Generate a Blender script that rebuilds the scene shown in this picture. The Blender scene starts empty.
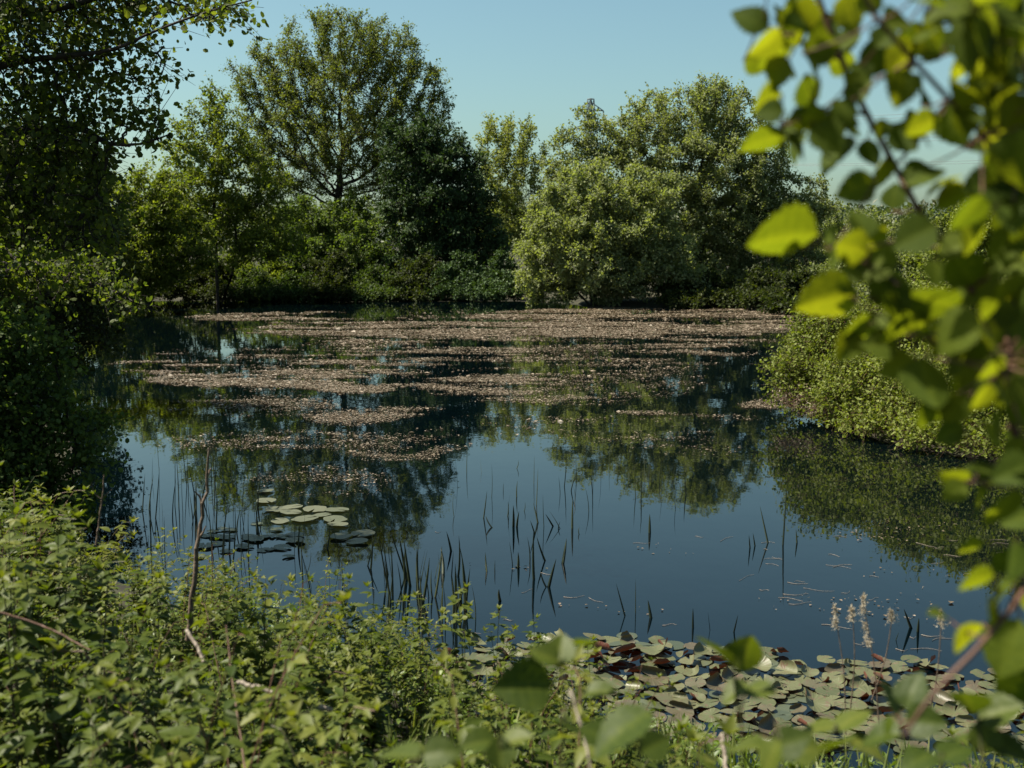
import bpy, math, random
import numpy as np

rng = np.random.default_rng(7)
random.seed(7)
S = bpy.context.scene
COL = S.collection

# ------------------------------------------------------------------ camera, sky, sun, exposure
CAM_H, FPX, HORIZON = 2.5, 1138.0, 245.0
PITCH = math.atan((384 - HORIZON) / FPX)
cd = bpy.data.cameras.new('camera')
cam = bpy.data.objects.new('camera', cd)
COL.objects.link(cam)
cam.location = (0, 0, CAM_H)
cam.rotation_euler = (math.pi / 2 - PITCH, 0, 0)
cd.sensor_width = 36
cd.lens = 40
cd.clip_start = 0.05
cd.clip_end = 6000
cd.dof.use_dof = True
cd.dof.focus_distance = 11.0
cd.dof.aperture_fstop = 4.3
S.camera = cam

SUN_EL, SUN_AZ = 57.0, -84.0          # azimuth from +Y (view) towards +X
w = bpy.data.worlds.new('World')
S.world = w
w.use_nodes = True
wn, wl = w.node_tree.nodes, w.node_tree.links
bg = wn['Background']
sky = wn.new('ShaderNodeTexSky')
sky.sky_type = 'NISHITA'
sky.sun_disc = False
sky.sun_elevation = math.radians(SUN_EL)
sky.sun_rotation = math.radians(SUN_AZ % 360)
sky.air_density = 1.0
sky.dust_density = 2.0
sky.ozone_density = 1.3
tint = wn.new('ShaderNodeMixRGB')
tint.blend_type = 'MULTIPLY'
tint.inputs[0].default_value = 1.0
tint.inputs[2].default_value = (0.84, 1.03, 0.90, 1)
wl.new(sky.outputs[0], tint.inputs[1])
wl.new(tint.outputs[0], bg.inputs[0])
bg.inputs[1].default_value = 0.050

sl = bpy.data.lights.new('sun', 'SUN')
sl.energy = 5.0
sl.angle = math.radians(0.5)
sl.color = (1.0, 0.93, 0.78)
so = bpy.data.objects.new('sun', sl)
COL.objects.link(so)
az, el = math.radians(SUN_AZ), math.radians(SUN_EL)
to_sun = (math.sin(az) * math.cos(el), math.cos(az) * math.cos(el), math.sin(el))
from mathutils import Vector
so.rotation_euler = Vector(to_sun).to_track_quat('Z', 'Y').to_euler()

S.view_settings.view_transform = 'Standard'
S.view_settings.look = 'None'
S.view_settings.gamma = 1.0
S.view_settings.exposure = 1.55
S.render.engine = 'CYCLES'
S.cycles.use_denoising = True
S.cycles.max_bounces = 7
S.cycles.diffuse_bounces = 3
S.cycles.glossy_bounces = 3
S.cycles.transmission_bounces = 4
S.cycles.use_adaptive_sampling = False

# ------------------------------------------------------------------ pixel helpers (points on real ground / at real depth)
CP, SP = math.cos(PITCH), math.sin(PITCH)
def W(px, py, Y):
    a, b = (px - 512) / FPX, (384 - py) / FPX
    t = Y / (CP + b * SP)
    return np.array([a * t, Y, CAM_H + (-SP + b * CP) * t])
def G(px, py, z=0.0):
    a, b = (px - 512) / FPX, (384 - py) / FPX
    t = (z - CAM_H) / (-SP + b * CP)
    return np.array([a * t, (CP + b * SP) * t, z])
def proj(p):
    p = np.atleast_2d(p)
    d = p - np.array([0, 0, CAM_H])
    f = d[:, 1] * CP - d[:, 2] * SP
    u = d[:, 1] * SP + d[:, 2] * CP
    f = np.maximum(f, 1e-3)
    return 512 + FPX * d[:, 0] / f, 384 - FPX * u / f

# ------------------------------------------------------------------ noise
def vnoise(x, y, seed=0):
    xi, yi = np.floor(x).astype(np.int64), np.floor(y).astype(np.int64)
    fx, fy = x - xi, y - yi
    fx, fy = fx * fx * (3 - 2 * fx), fy * fy * (3 - 2 * fy)
    def h(i, j):
        n = (i * 374761393 + j * 668265263 + seed * 982451653) & 0x7fffffff
        n = ((n ^ (n >> 13)) * 1274126177) & 0x7fffffff
        return ((n ^ (n >> 16)) & 0xffff) / 65535.0
    return (h(xi, yi) * (1 - fx) + h(xi + 1, yi) * fx) * (1 - fy) + (h(xi, yi + 1) * (1 - fx) + h(xi + 1, yi + 1) * fx) * fy
def fbm(x, y, seed=0, o=4):
    s, a, t = 0, 0.5, 0
    for k in range(o):
        s = s + a * vnoise(x * 2 ** k, y * 2 ** k, seed + k)
        t += a
        a *= 0.55
    return s / t

# ------------------------------------------------------------------ object helpers
def mesh_obj(name, verts, faces, mat, parent=None, attr=None, smooth=False, loc=None):
    """faces: (n,k) int array or list of such arrays"""
    verts = np.asarray(verts, dtype=np.float32).reshape(-1, 3)
    if not (isinstance(faces, list) and isinstance(faces[0], np.ndarray)):
        faces = [np.asarray(faces)]
    faces = [np.asarray(f, dtype=np.int32) for f in faces if len(f)]
    me = bpy.data.meshes.new(name)
    me.vertices.add(len(verts))
    me.vertices.foreach_set('co', verts.ravel())
    lv = np.concatenate([f.ravel() for f in faces])
    lt = np.concatenate([np.full(len(f), f.shape[1], np.int32) for f in faces])
    ls = np.concatenate([[0], np.cumsum(lt)[:-1]]).astype(np.int32)
    me.loops.add(len(lv))
    me.loops.foreach_set('vertex_index', lv)
    me.polygons.add(len(lt))
    me.polygons.foreach_set('loop_start', ls)
    me.polygons.foreach_set('loop_total', lt)
    me.polygons.foreach_set('use_smooth', np.full(len(lt), smooth, bool))
    me.update(calc_edges=True)
    if attr is not None:
        a = me.attributes.new('tone', 'FLOAT', 'FACE')
        a.data.foreach_set('value', np.asarray(attr, np.float32))
    me.materials.append(mat)
    o = bpy.data.objects.new(name, me)
    COL.objects.link(o)
    if parent is not None:
        o.parent = parent
    if loc is not None:
        o.location = loc
    return o
def tag(o, label=None, cat=None, group=None, kind=None):
    if label: o['label'] = label
    if cat: o['category'] = cat
    if group: o['group'] = group
    if kind: o['kind'] = kind
    return o
def empty(name, loc):
    o = bpy.data.objects.new(name, None)
    o.empty_display_size = 0.1
    o.location = [float(v) for v in loc]
    COL.objects.link(o)
    return o
def dup(root, loc, rot=(0, 0, 0), scale=1.0, label=None):
    r = root.copy()
    COL.objects.link(r)
    r.location = [float(v) for v in loc]
    r.rotation_euler = rot
    r.scale = (scale,) * 3 if np.isscalar(scale) else scale
    if label: r['label'] = label
    for ch in root.children:
        c = ch.copy()
        COL.objects.link(c)
        c.parent = r
    return r

# ------------------------------------------------------------------ materials
def nodes(name):
    m = bpy.data.materials.new(name)
    m.use_nodes = True
    n, l = m.node_tree.nodes, m.node_tree.links
    return m, n, l, n['Principled BSDF'], n['Material Output']
def ramp(n, stops):
    r = n.new('ShaderNodeValToRGB')
    while len(r.color_ramp.elements) < len(stops):
        r.color_ramp.elements.new(0.5)
    for e, (p, c) in zip(r.color_ramp.elements, stops):
        e.position = p
        e.color = (*c, 1)
    return r
def leaf_mat(name, cols, trans=(1.5, 1.6, 0.45), mix=0.38, rough=0.5, spec=0.4, back=None, bump=False):
    m, n, l, b, out = nodes(name)
    at = n.new('ShaderNodeAttribute')
    at.attribute_name = 'tone'
    k = len(cols)
    r = ramp(n, [(i / max(1, k - 1), c) for i, c in enumerate(cols)])
    l.new(at.outputs['Fac'], r.inputs[0])
    colour = r.outputs[0]
    if back is not None:
        g = n.new('ShaderNodeNewGeometry')
        mx = n.new('ShaderNodeMixRGB')
        l.new(g.outputs['Backfacing'], mx.inputs[0])
        l.new(colour, mx.inputs[1])
        mx.inputs[2].default_value = (*back, 1)
        colour = mx.outputs[0]
    l.new(colour, b.inputs['Base Color'])
    b.inputs['Roughness'].default_value = rough
    b.inputs['Specular IOR Level'].default_value = spec
    tr = n.new('ShaderNodeBsdfTranslucent')
    mu = n.new('ShaderNodeMixRGB')
    mu.blend_type = 'MULTIPLY'
    mu.inputs[0].default_value = 1
    l.new(colour, mu.inputs[1])
    mu.inputs[2].default_value = (*trans, 1)
    l.new(mu.outputs[0], tr.inputs[0])
    ms = n.new('ShaderNodeMixShader')
    ms.inputs[0].default_value = mix
    l.new(b.outputs[0], ms.inputs[1])
    l.new(tr.outputs[0], ms.inputs[2])
    l.new(ms.outputs[0], out.inputs[0])
    if bump:
        tc = n.new('ShaderNodeTexCoord')
        no = n.new('ShaderNodeTexNoise')
        no.inputs['Scale'].default_value = 60
        bp = n.new('ShaderNodeBump')
        bp.inputs['Strength'].default_value = 0.35
        bp.inputs['Distance'].default_value = 0.004
        l.new(tc.outputs['Object'], no.inputs[0])
        l.new(no.outputs[0], bp.inputs['Height'])
        l.new(bp.outputs[0], b.inputs['Normal'])
        l.new(bp.outputs[0], tr.inputs['Normal'])
    return m
def noise_mat(name, cols, scale=4, rough=0.85, spec=0.3, bump=0.3, dist=0.02, coord='Object'):
    m, n, l, b, out = nodes(name)
    tc = n.new('ShaderNodeTexCoord')
    no = n.new('ShaderNodeTexNoise')
    no.inputs['Scale'].default_value = scale
    no.inputs['Detail'].default_value = 8
    r = ramp(n, [(0.3 + 0.4 * i / max(1, len(cols) - 1), c) for i, c in enumerate(cols)])
    l.new(tc.outputs[coord], no.inputs[0])
    l.new(no.outputs[0], r.inputs[0])
    l.new(r.outputs[0], b.inputs['Base Color'])
    b.inputs['Roughness'].default_value = rough
    b.inputs['Specular IOR Level'].default_value = spec
    bp = n.new('ShaderNodeBump')
    bp.inputs['Strength'].default_value = bump
    bp.inputs['Distance'].default_value = dist
    l.new(no.outputs[0], bp.inputs['Height'])
    l.new(bp.outputs[0], b.inputs['Normal'])
    return m

M = {}
M['bark'] = noise_mat('bark', [(.014, .011, .008), (.03, .024, .018), (.05, .043, .033)], 9, .9)
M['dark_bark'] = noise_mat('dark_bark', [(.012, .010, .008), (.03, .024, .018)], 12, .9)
M['green_stem'] = noise_mat('green_stem', [(.035, .045, .015), (.07, .05, .025)], 30, .6)
M['brown_stem'] = noise_mat('brown_stem', [(.05, .022, .014), (.10, .05, .03)], 30, .6)
M['dead_wood'] = noise_mat('dead_wood', [(.09, .07, .055), (.22, .185, .15)], 40, .8)
M['dead_stalk'] = noise_mat('dead_stalk', [(.05, .035, .025), (.12, .085, .06)], 40, .8)
M['oak'] = leaf_mat('oak_leaf', [(0.0676, 0.0899, 0.0216), (0.1067, 0.1264, 0.0278), (0.156, 0.1714, 0.0433)], rough=.6, spec=.18)
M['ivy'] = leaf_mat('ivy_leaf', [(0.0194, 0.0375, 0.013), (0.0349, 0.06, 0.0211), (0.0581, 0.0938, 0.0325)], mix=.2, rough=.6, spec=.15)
M['fresh'] = leaf_mat('fresh_leaf', [(0.0596, 0.0843, 0.0129), (0.0974, 0.1229, 0.0167), (0.1516, 0.1697, 0.0309)], mix=.45, rough=.6, spec=.18)
M['pale'] = leaf_mat('pale_leaf', [(0.1044, 0.1298, 0.0323), (0.1567, 0.1749, 0.0497), (0.2089, 0.2201, 0.0745)], rough=.6, spec=.18)
M['willow'] = leaf_mat('willow_leaf', [(0.1175, 0.1397, 0.0557), (0.1669, 0.1886, 0.0836), (0.2349, 0.2513, 0.1391)], mix=.42, rough=.6, spec=.18)
M['sallow'] = leaf_mat('sallow_leaf', [(0.1032, 0.1208, 0.0485), (0.1474, 0.1687, 0.0729), (0.2158, 0.2337, 0.1214)], mix=.42, rough=.6, spec=.18)
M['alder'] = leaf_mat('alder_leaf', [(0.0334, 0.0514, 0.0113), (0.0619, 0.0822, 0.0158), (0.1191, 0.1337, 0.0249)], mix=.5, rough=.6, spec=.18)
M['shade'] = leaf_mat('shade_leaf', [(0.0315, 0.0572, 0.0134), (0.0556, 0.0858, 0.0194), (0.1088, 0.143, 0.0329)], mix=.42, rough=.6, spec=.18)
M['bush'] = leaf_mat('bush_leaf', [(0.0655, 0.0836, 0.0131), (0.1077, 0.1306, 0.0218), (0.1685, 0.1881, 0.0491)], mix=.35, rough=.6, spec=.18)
M['under'] = leaf_mat('shade_darkened_leaf', [(0.0136, 0.0221, 0.0059), (0.0289, 0.0391, 0.0093), (0.0638, 0.0723, 0.017)], mix=.4, rough=.6, spec=.18)  # leaf colour darkened to stand in for the shadow of the trees
M['nettle'] = leaf_mat('nettle_leaf', [(0.0201, 0.0356, 0.0074), (0.0369, 0.0594, 0.0132), (0.0603, 0.0792, 0.0215)], rough=.6, spec=.18)
M['bramble'] = leaf_mat('bramble_leaf', [(0.0268, 0.0433, 0.0055), (0.046, 0.0648, 0.0081), (0.0741, 0.0901, 0.0122), (0.1113, 0.1189, 0.0203)], mix=.40, rough=.5, spec=.18, bump=True)
_n, _l = M['bramble'].node_tree.nodes, M['bramble'].node_tree.links
_oi = _n.new('ShaderNodeObjectInfo'); _mr = _n.new('ShaderNodeMapRange'); _mr.inputs[3].default_value = -.22; _mr.inputs[4].default_value = .22
_ad = _n.new('ShaderNodeMath'); _l.new(_oi.outputs['Random'], _mr.inputs[0]); _l.new(_mr.outputs[0], _ad.inputs[0])
_rp = [q for q in _n if q.type == 'VALTORGB'][0]; _sk = _rp.inputs[0].links[0].from_socket
_l.new(_sk, _ad.inputs[1]); _l.new(_ad.outputs[0], _rp.inputs[0])
M['cover'] = leaf_mat('cover_leaf', [(.045, .08, .010), (.075, .115, .015), (.11, .15, .022)], mix=.38)
M['hazel'] = leaf_mat('hazel_leaf', [(0.0319, 0.0532, 0.0071), (0.0576, 0.0843, 0.0098), (0.0887, 0.1153, 0.0124)], trans=(2.75, 2.25, .5), mix=.58, rough=.65, spec=.12, bump=True)
M['reed'] = leaf_mat('reed_blade', [(0.0096, 0.016, 0.008), (0.02, 0.0288, 0.0112), (0.04, 0.048, 0.02)], mix=.2, rough=.5)
M['pad'] = leaf_mat('lily_pad', [(0.0322, 0.0396, 0.0135), (0.0534, 0.0594, 0.0216), (0.0782, 0.081, 0.036), (0.0515, 0.0414, 0.0243)], trans=(1, .9, .3), mix=.12, rough=.33, spec=.55, back=(.085, .022, .014), bump=True)
def pad_detail(m):
    # radial veins and brown blotches, in the pad's own coordinates
    n, l = m.node_tree.nodes, m.node_tree.links
    b = n['Principled BSDF']
    tc = n.new('ShaderNodeTexCoord'); sx = n.new('ShaderNodeSeparateXYZ'); l.new(tc.outputs['Object'], sx.inputs[0])
    at = n.new('ShaderNodeMath'); at.operation = 'ARCTAN2'; l.new(sx.outputs[1], at.inputs[0]); l.new(sx.outputs[0], at.inputs[1])
    mu = n.new('ShaderNodeMath'); mu.operation = 'MULTIPLY'; mu.inputs[1].default_value = 9; l.new(at.outputs[0], mu.inputs[0])
    co = n.new('ShaderNodeMath'); co.operation = 'COSINE'; l.new(mu.outputs[0], co.inputs[0])
    po = n.new('ShaderNodeMath'); po.operation = 'POWER'; po.inputs[1].default_value = 8; l.new(co.outputs[0], po.inputs[0])
    oi = n.new('ShaderNodeObjectInfo')
    va = n.new('ShaderNodeVectorMath'); va.operation = 'ADD'; l.new(tc.outputs['Object'], va.inputs[0]); l.new(oi.outputs['Location'], va.inputs[1])
    no = n.new('ShaderNodeTexNoise'); no.inputs['Scale'].default_value = 2.6; no.inputs['Detail'].default_value = 6; l.new(va.outputs[0], no.inputs[0])
    bl = n.new('ShaderNodeMapRange'); bl.inputs[1].default_value = .54; bl.inputs[2].default_value = .70; l.new(no.outputs[0], bl.inputs[0])
    src = b.inputs['Base Color'].links[0].from_socket
    m1 = n.new('ShaderNodeMixRGB'); l.new(bl.outputs[0], m1.inputs[0]); l.new(src, m1.inputs[1]); m1.inputs[2].default_value = (.075, .045, .028, 1)
    vm = n.new('ShaderNodeMath'); vm.operation = 'MULTIPLY'; vm.inputs[1].default_value = .16; l.new(po.outputs[0], vm.inputs[0])
    m2 = n.new('ShaderNodeMixRGB'); l.new(vm.outputs[0], m2.inputs[0]); l.new(m1.outputs[0], m2.inputs[1]); m2.inputs[2].default_value = (.13, .14, .07, 1)
    l.new(m2.outputs[0], b.inputs['Base Color'])
    hs = n.new('ShaderNodeMath'); hs.operation = 'ADD'; l.new(no.outputs[0], hs.inputs[0]); l.new(po.outputs[0], hs.inputs[1])
    bp = n.new('ShaderNodeBump'); bp.inputs['Strength'].default_value = .16; bp.inputs['Distance'].default_value = .012; l.new(hs.outputs[0], bp.inputs['Height'])
    l.new(bp.outputs[0], b.inputs['Normal'])
    b.inputs['Specular IOR Level'].default_value = .6
    b.inputs['Roughness'].default_value = .5
pad_detail(M['pad'])
M['pale_pad'] = leaf_mat('pale_lily_pad', [(0.0575, 0.0643, 0.0372), (0.0846, 0.0879, 0.0541)], mix=.1, rough=.5, bump=True)
M['dark_pad'] = leaf_mat('dark_lily_pad', [(0.04, 0.048, 0.028), (0.068, 0.076, 0.044)], mix=.1, rough=.3, bump=True)
M['litter'] = leaf_mat('floating_leaf', [(.038, .038, .016), (.085, .063, .038), (.14, .105, .072), (.21, .165, .122)], trans=(1, .9, .7), mix=.12, rough=.5)
M['plume'] = leaf_mat('seed_plume', [(.24, .20, .14), (.48, .43, .34)], trans=(1, .9, .8), mix=.4, rough=.9)
M['grass'] = leaf_mat('bank_grass', [(.05, .075, .018), (.09, .12, .03), (.15, .16, .06)])
M['wood'] = leaf_mat('distant_leaf', [(.035, .052, .020), (.055, .075, .030), (.085, .10, .045)])
M['steel'] = noise_mat('galvanised_steel', [(.06, .08, .085), (.11, .13, .135)], 2, .55)
M['cable'] = noise_mat('cable', [(.03, .035, .04), (.06, .065, .07)], 2, .5)

# ------------------------------------------------------------------ leaves
def leaf_template(kind):
    """verts (t along, s across, lift), faces"""
    if kind == 'flake':                       # folded rhombus, for far foliage
        v = [(0, 0, 0), (.5, .32, .10), (1, 0, 0), (.5, -.32, .10)]
        f = [[(0, 1, 2), (0, 2, 3)]]
    elif kind == 'narrow':
        v = [(0, 0, 0), (.45, .17, .05), (1, 0, -.05), (.45, -.17, .05)]
        f = [[(0, 1, 2), (0, 2, 3)]]
    elif kind == 'round':
        v = [(0, 0, 0), (.28, .34, .06), (.72, .36, .05), (1, 0, -.04), (.72, -.36, .05), (.28, -.34, .06), (.5, 0, 0)]
        f = [[(0, 1, 6), (1, 2, 6), (2, 3, 6), (3, 4, 6), (4, 5, 6), (5, 0, 6)]]
    else:                                     # ovate with midrib fold and drooping tip
        ts = [0, .15, .38, .62, .84, 1.0]
        ws = [0.02, .17, .245, .19, .085, 0.0]
        v, q = [], []
        for t, wd in zip(ts, ws):
            z = -.22 * t * t
            v += [(t, wd, z + wd * .32), (t, 0, z), (t, -wd, z + wd * .32)]
        for i in range(len(ts) - 1):
            a = 3 * i
            q += [(a, a + 1, a + 4, a + 3), (a + 1, a + 2, a + 5, a + 4)]
        f = [q]
    return np.array(v, float), np.array(f[0], int)
TPL = {k: leaf_template(k) for k in ('flake', 'narrow', 'round', 'ovate')}
def norm(a):
    return a / np.maximum(np.linalg.norm(a, axis=-1, keepdims=True), 1e-9)
def leaves(P, D, N, size, kind, tone):
    tv, tf = TPL[kind]
    n = len(P)
    D = norm(D)
    N = norm(N - D * np.sum(N * D, 1, keepdims=True))
    B = np.cross(N, D)
    size = np.broadcast_to(size, (n,))
    v = P[:, None] + size[:, None, None] * (tv[None, :, 0, None] * D[:, None] + tv[None, :, 1, None] * B[:, None] + tv[None, :, 2, None] * N[:, None])
    f = tf[None] + (np.arange(n) * len(tv))[:, None, None]
    return v.reshape(-1, 3), f.reshape(-1, tf.shape[1]), np.repeat(tone, len(tf))
def rand_dirs(n, up=0.0, r=rng):
    d = norm(r.normal(size=(n, 3)))
    d[:, 2] += up
    return norm(d)

# ------------------------------------------------------------------ tubes
def tubes(A, Bp, ra, rb, ta, tb, k=5):
    """frusta between points A and Bp, ring axes ta/tb"""
    def ring(P, r, t):
        t = norm(t)
        ref = np.where(np.abs(t[:, 2:3]) > .95, np.array([[1., 0, 0]]), np.array([[0., 0, 1.]]))
        u = norm(np.cross(t, ref))
        v = np.cross(t, u)
        th = np.arange(k) / k * 2 * math.pi
        return P[:, None] + r[:, None, None] * (np.cos(th)[None, :, None] * u[:, None] + np.sin(th)[None, :, None] * v[:, None])
    n = len(A)
    V = np.concatenate([ring(A, ra, ta), ring(Bp, rb, tb)], 1).reshape(-1, 3)
    i = np.arange(k)
    q = np.stack([i, (i + 1) % k, (i + 1) % k + k, i + k], 1)
    F = (q[None] + (np.arange(n) * 2 * k)[:, None, None]).reshape(-1, 4)
    return V, F
def polyline_tube(pts, r0, r1, k=6):
    pts = np.asarray(pts, float)
    n = len(pts)
    t = np.gradient(pts, axis=0)
    r = np.linspace(r0, r1, n) if np.isscalar(r0) else np.asarray(r0)
    return tubes(pts[:-1], pts[1:], r[:-1], r[1:], t[:-1], t[1:], k)
def smooth_line(pts, n=24):
    pts = np.asarray(pts, float)
    d = np.concatenate([[0], np.cumsum(np.linalg.norm(np.diff(pts, axis=0), axis=1))])
    s = np.linspace(0, d[-1], n)
    # catmull-rom
    out = []
    for x in s:
        i = min(max(np.searchsorted(d, x) - 1, 0), len(pts) - 2)
        u = (x - d[i]) / max(d[i + 1] - d[i], 1e-9)
        p0, p1, p2, p3 = pts[max(i - 1, 0)], pts[i], pts[i + 1], pts[min(i + 2, len(pts) - 1)]
        out.append(.5 * (2 * p1 + (p2 - p0) * u + (2 * p0 - 5 * p1 + 4 * p2 - p3) * u * u + (3 * p1 - p0 - 3 * p2 + p3) * u ** 3))
    return np.array(out)
class MB:
    def __init__(s): s.v, s.f, s.n = [], {}, 0
    def add(s, V, F):
        F = np.asarray(F)
        s.f.setdefault(F.shape[1], []).append(F + s.n)
        s.v.append(V)
        s.n += len(V)
    def build(s, name, mat, parent=None, base=None, **kw):
        V = np.concatenate(s.v)
        if base is not None: V = V - np.asarray(base)
        return mesh_obj(name, V, [np.concatenate(f) for f in s.f.values()], mat, parent, **kw)

# ------------------------------------------------------------------ trees by space colonisation
def colonise(att, chains, di, dk, step, r, iters=160, up=0.05):
    pos, par = [], []
    for ch in chains:                        # each chain: (points, attach index or -1)
        pts, at = ch
        for i, p in enumerate(pts):
            par.append(at if i == 0 else len(pos) - 1)
            pos.append(np.asarray(p, float))
    pos = np.array(pos)
    par = list(par)
    d = np.full(len(att), 1e9)
    near = np.zeros(len(att), int)
    def upd(lo):
        nonlocal d, near
        new = pos[lo:]
        for s in range(0, len(new), 400):
            dd = np.linalg.norm(att[:, None] - new[None, s:s + 400], axis=2)
            j = dd.argmin(1)
            m = dd[np.arange(len(att)), j]
            b = m < d
            d = np.where(b, m, d)
            near = np.where(b, j + lo + s, near)
    upd(0)
    for it in range(iters):
        alive = d > dk
        act = alive & (d < di)
        if not act.any():
            if not alive.any(): break
            di *= 1.5
            continue
        k, inv = np.unique(near[act], return_inverse=True)
        s = np.zeros((len(k), 3))
        np.add.at(s, inv, norm(att[act] - pos[near[act]]))
        s = norm(s) + r.normal(size=s.shape) * .22
        s[:, 2] += up
        new = pos[k] + norm(s) * step
        lo = len(pos)
        pos = np.concatenate([pos, new])
        par += list(k)
        upd(lo)
        if len(pos) > 9000: break
    return pos, np.array(par)
def tree_mesh(att, chains, di, dk, step, r_tip, r, pw=2.25, r_max=None):
    pos, par = colonise(att, chains, di, dk, step, r)
    n = len(pos)
    acc = np.zeros(n)
    kids = np.zeros(n, int)
    for i in range(n - 1, -1, -1):
        if kids[i] == 0: acc[i] = r_tip ** pw
        if par[i] >= 0:
            acc[par[i]] += acc[i]
            kids[par[i]] += 1
    rad = acc ** (1 / pw)
    if r_max: rad = np.minimum(rad, r_max)
    tan = np.zeros((n, 3))
    has = par >= 0
    tan[has] = norm(pos[has] - pos[par[has]])
    tan[~has] = (0, 0, 1)
    e = np.where(has)[0]
    p = par[e]
    edge = norm(pos[e] - pos[p])
    align = np.sum(tan[p] * edge, 1)
    ta = np.where((align > .5)[:, None], norm(tan[p] + edge), edge)
    rp = np.minimum(rad[p], rad[e] * 1.35)
    V, F = tubes(pos[p], pos[e], rp, rad[e], ta, tan[e], 6)
    return pos, par, rad, kids, V, F
def lobes_sample(lobes, Y, n, r, depth=1.0, shell=0.45):
    """lobes: (px, py, rx_px, ry_px[, dy metres, depth radius]) at depth Y -> points in their ellipsoids"""
    L = []
    for l in lobes:
        dy = l[4] if len(l) > 4 else 0.0
        c = W(l[0], l[1], Y + dy)
        m = (Y + dy) / FPX
        ry = l[5] if len(l) > 5 else depth * l[2] * m
        L.append((c, np.array([l[2] * m, ry, l[3] * m])))
    vol = np.array([np.prod(x[1]) ** .65 for x in L])
    cnt = r.multinomial(n, vol / vol.sum())
    out = []
    for (c, q), k in zip(L, cnt):
        u = norm(r.normal(size=(k, 3))) * (r.random((k, 1)) ** shell)
        out.append(c + u * q)
    out = np.concatenate(out)
    return out[out[:, 2] > 0.12]
def make_tree(name, label, cat, base, chains, lobes, Y, leaf, n_att, n_leaf, size, kind='flake', bark='bark', di=3.0, dk=.55,
              step=.3, r_tip=.008, spread=.28, seed=1, depth=1.0, group=None, up_bias=.5, fine=None, r_max=None, tone=(.5, .22), shell=.45, twig=True, droop=0):
    r = np.random.default_rng(seed)
    att = lobes_sample(lobes, Y, n_att, r, depth, shell)
    pos, par, rad, kids, V, F = tree_mesh(att, chains, di, dk, step, r_tip, r, r_max=r_max)
    root = empty(name, base)
    tag(root, label, cat, group)
    base = np.asarray(base, float)
    mb = MB()
    mb.add(V, F)
    thin = np.where((rad < (fine or r_tip * 2.2)) & (par >= 0))[0]
    # leafy shoots round thin branches
    k = r.choice(thin, n_leaf)
    nsh = max(1, n_leaf // 7)
    ks = r.choice(thin, nsh)
    sd = norm(r.normal(size=(nsh, 3)) + .9 * norm(pos[ks] - pos[par[ks]]) + np.array([0, 0, .25 - droop]))
    ln = spread * (.5 + 1.1 * r.random(nsh))
    A = pos[ks] - (pos[ks] - pos[par[ks]]) * r.random((nsh, 1))
    Bv = A + sd * ln[:, None]
    if twig:
        V2, F2 = tubes(A, Bv, np.full(nsh, r_tip * .55), np.full(nsh, r_tip * .25), sd, sd, 3)
        mb.add(V2, F2)
    mb.build('trunk', M[bark], root, base, smooth=True)
    q = r.integers(0, nsh, n_leaf)
    t = r.random(n_leaf) ** .7
    P = A[q] + sd[q] * (ln[q] * t)[:, None] + r.normal(size=(n_leaf, 3)) * spread * .16
    ok = P[:, 2] > .06
    P, q = P[ok], q[ok]
    D = norm(sd[q] * .6 + r.normal(size=(len(P), 3)) * .8 + np.array([0, 0, -.25]))
    N = rand_dirs(len(P), up_bias, r)
    sz = size * (.6 + .75 * r.random(len(P)))
    clump = vnoise(P[:, 0] * 14 / Y + 31, P[:, 2] * 14 / Y + P[:, 1] * 5 / Y, seed)
    tn = np.clip(tone[0] + tone[1] * r.normal(size=len(P)) + (clump - .5) * .35, 0, 1)
    v, f, a = leaves(P, D, N, sz, kind, tn)
    mesh_obj('crown', v - base, f, M[leaf], root, attr=a)
    return root
def trunk_chain(pts, n=8, at=-1):
    return (smooth_line(pts, n), at)

# ------------------------------------------------------------------ the pond outline, terrain, water
shore_px = [(-130, 310), (-20, 303), (110, 299.5), (300, 300), (500, 300), (520, 304), (640, 308), (815, 309)]
shore = [G(*p)[:2] for p in shore_px]
shore += [G(772, 388)[:2], G(800, 412)[:2], G(850, 432)[:2], G(905, 447)[:2], G(1024, 466)[:2], np.array([8.5, 11.0]), np.array([10.0, 8.0]), np.array([8.0, 5.6])]
shore += [np.array(p) for p in [(5.0, 4.9), (3.0, 4.75), (1.6, 4.8), (.6, 5.2), (-.4, 5.9), (-1.3, 6.8), (-2.3, 7.6), (-3.3, 8.6), (-4.0, 10.3), (-5.4, 14), (-8.5, 20), (-16, 30)]]
shore = np.array(shore)
def sdist(x, y):
    """signed distance to the shore, positive on land"""
    P = np.stack([x, y], -1)
    A, Bq = shore, np.roll(shore, -1, 0)
    d = np.full(x.shape, 1e9)
    inside = np.zeros(x.shape, bool)
    for a, b in zip(A, Bq):
        ab = b - a
        t = np.clip(((P - a) @ ab) / (ab @ ab), 0, 1)
        d = np.minimum(d, np.linalg.norm(P - (a + t[..., None] * ab), axis=-1))
        c = ((a[1] > y) != (b[1] > y)) & (x < (b[0] - a[0]) * (y - a[1]) / (b[1] - a[1] + 1e-12) + a[0])
        inside ^= c
    return np.where(inside, -d, d)
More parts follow.
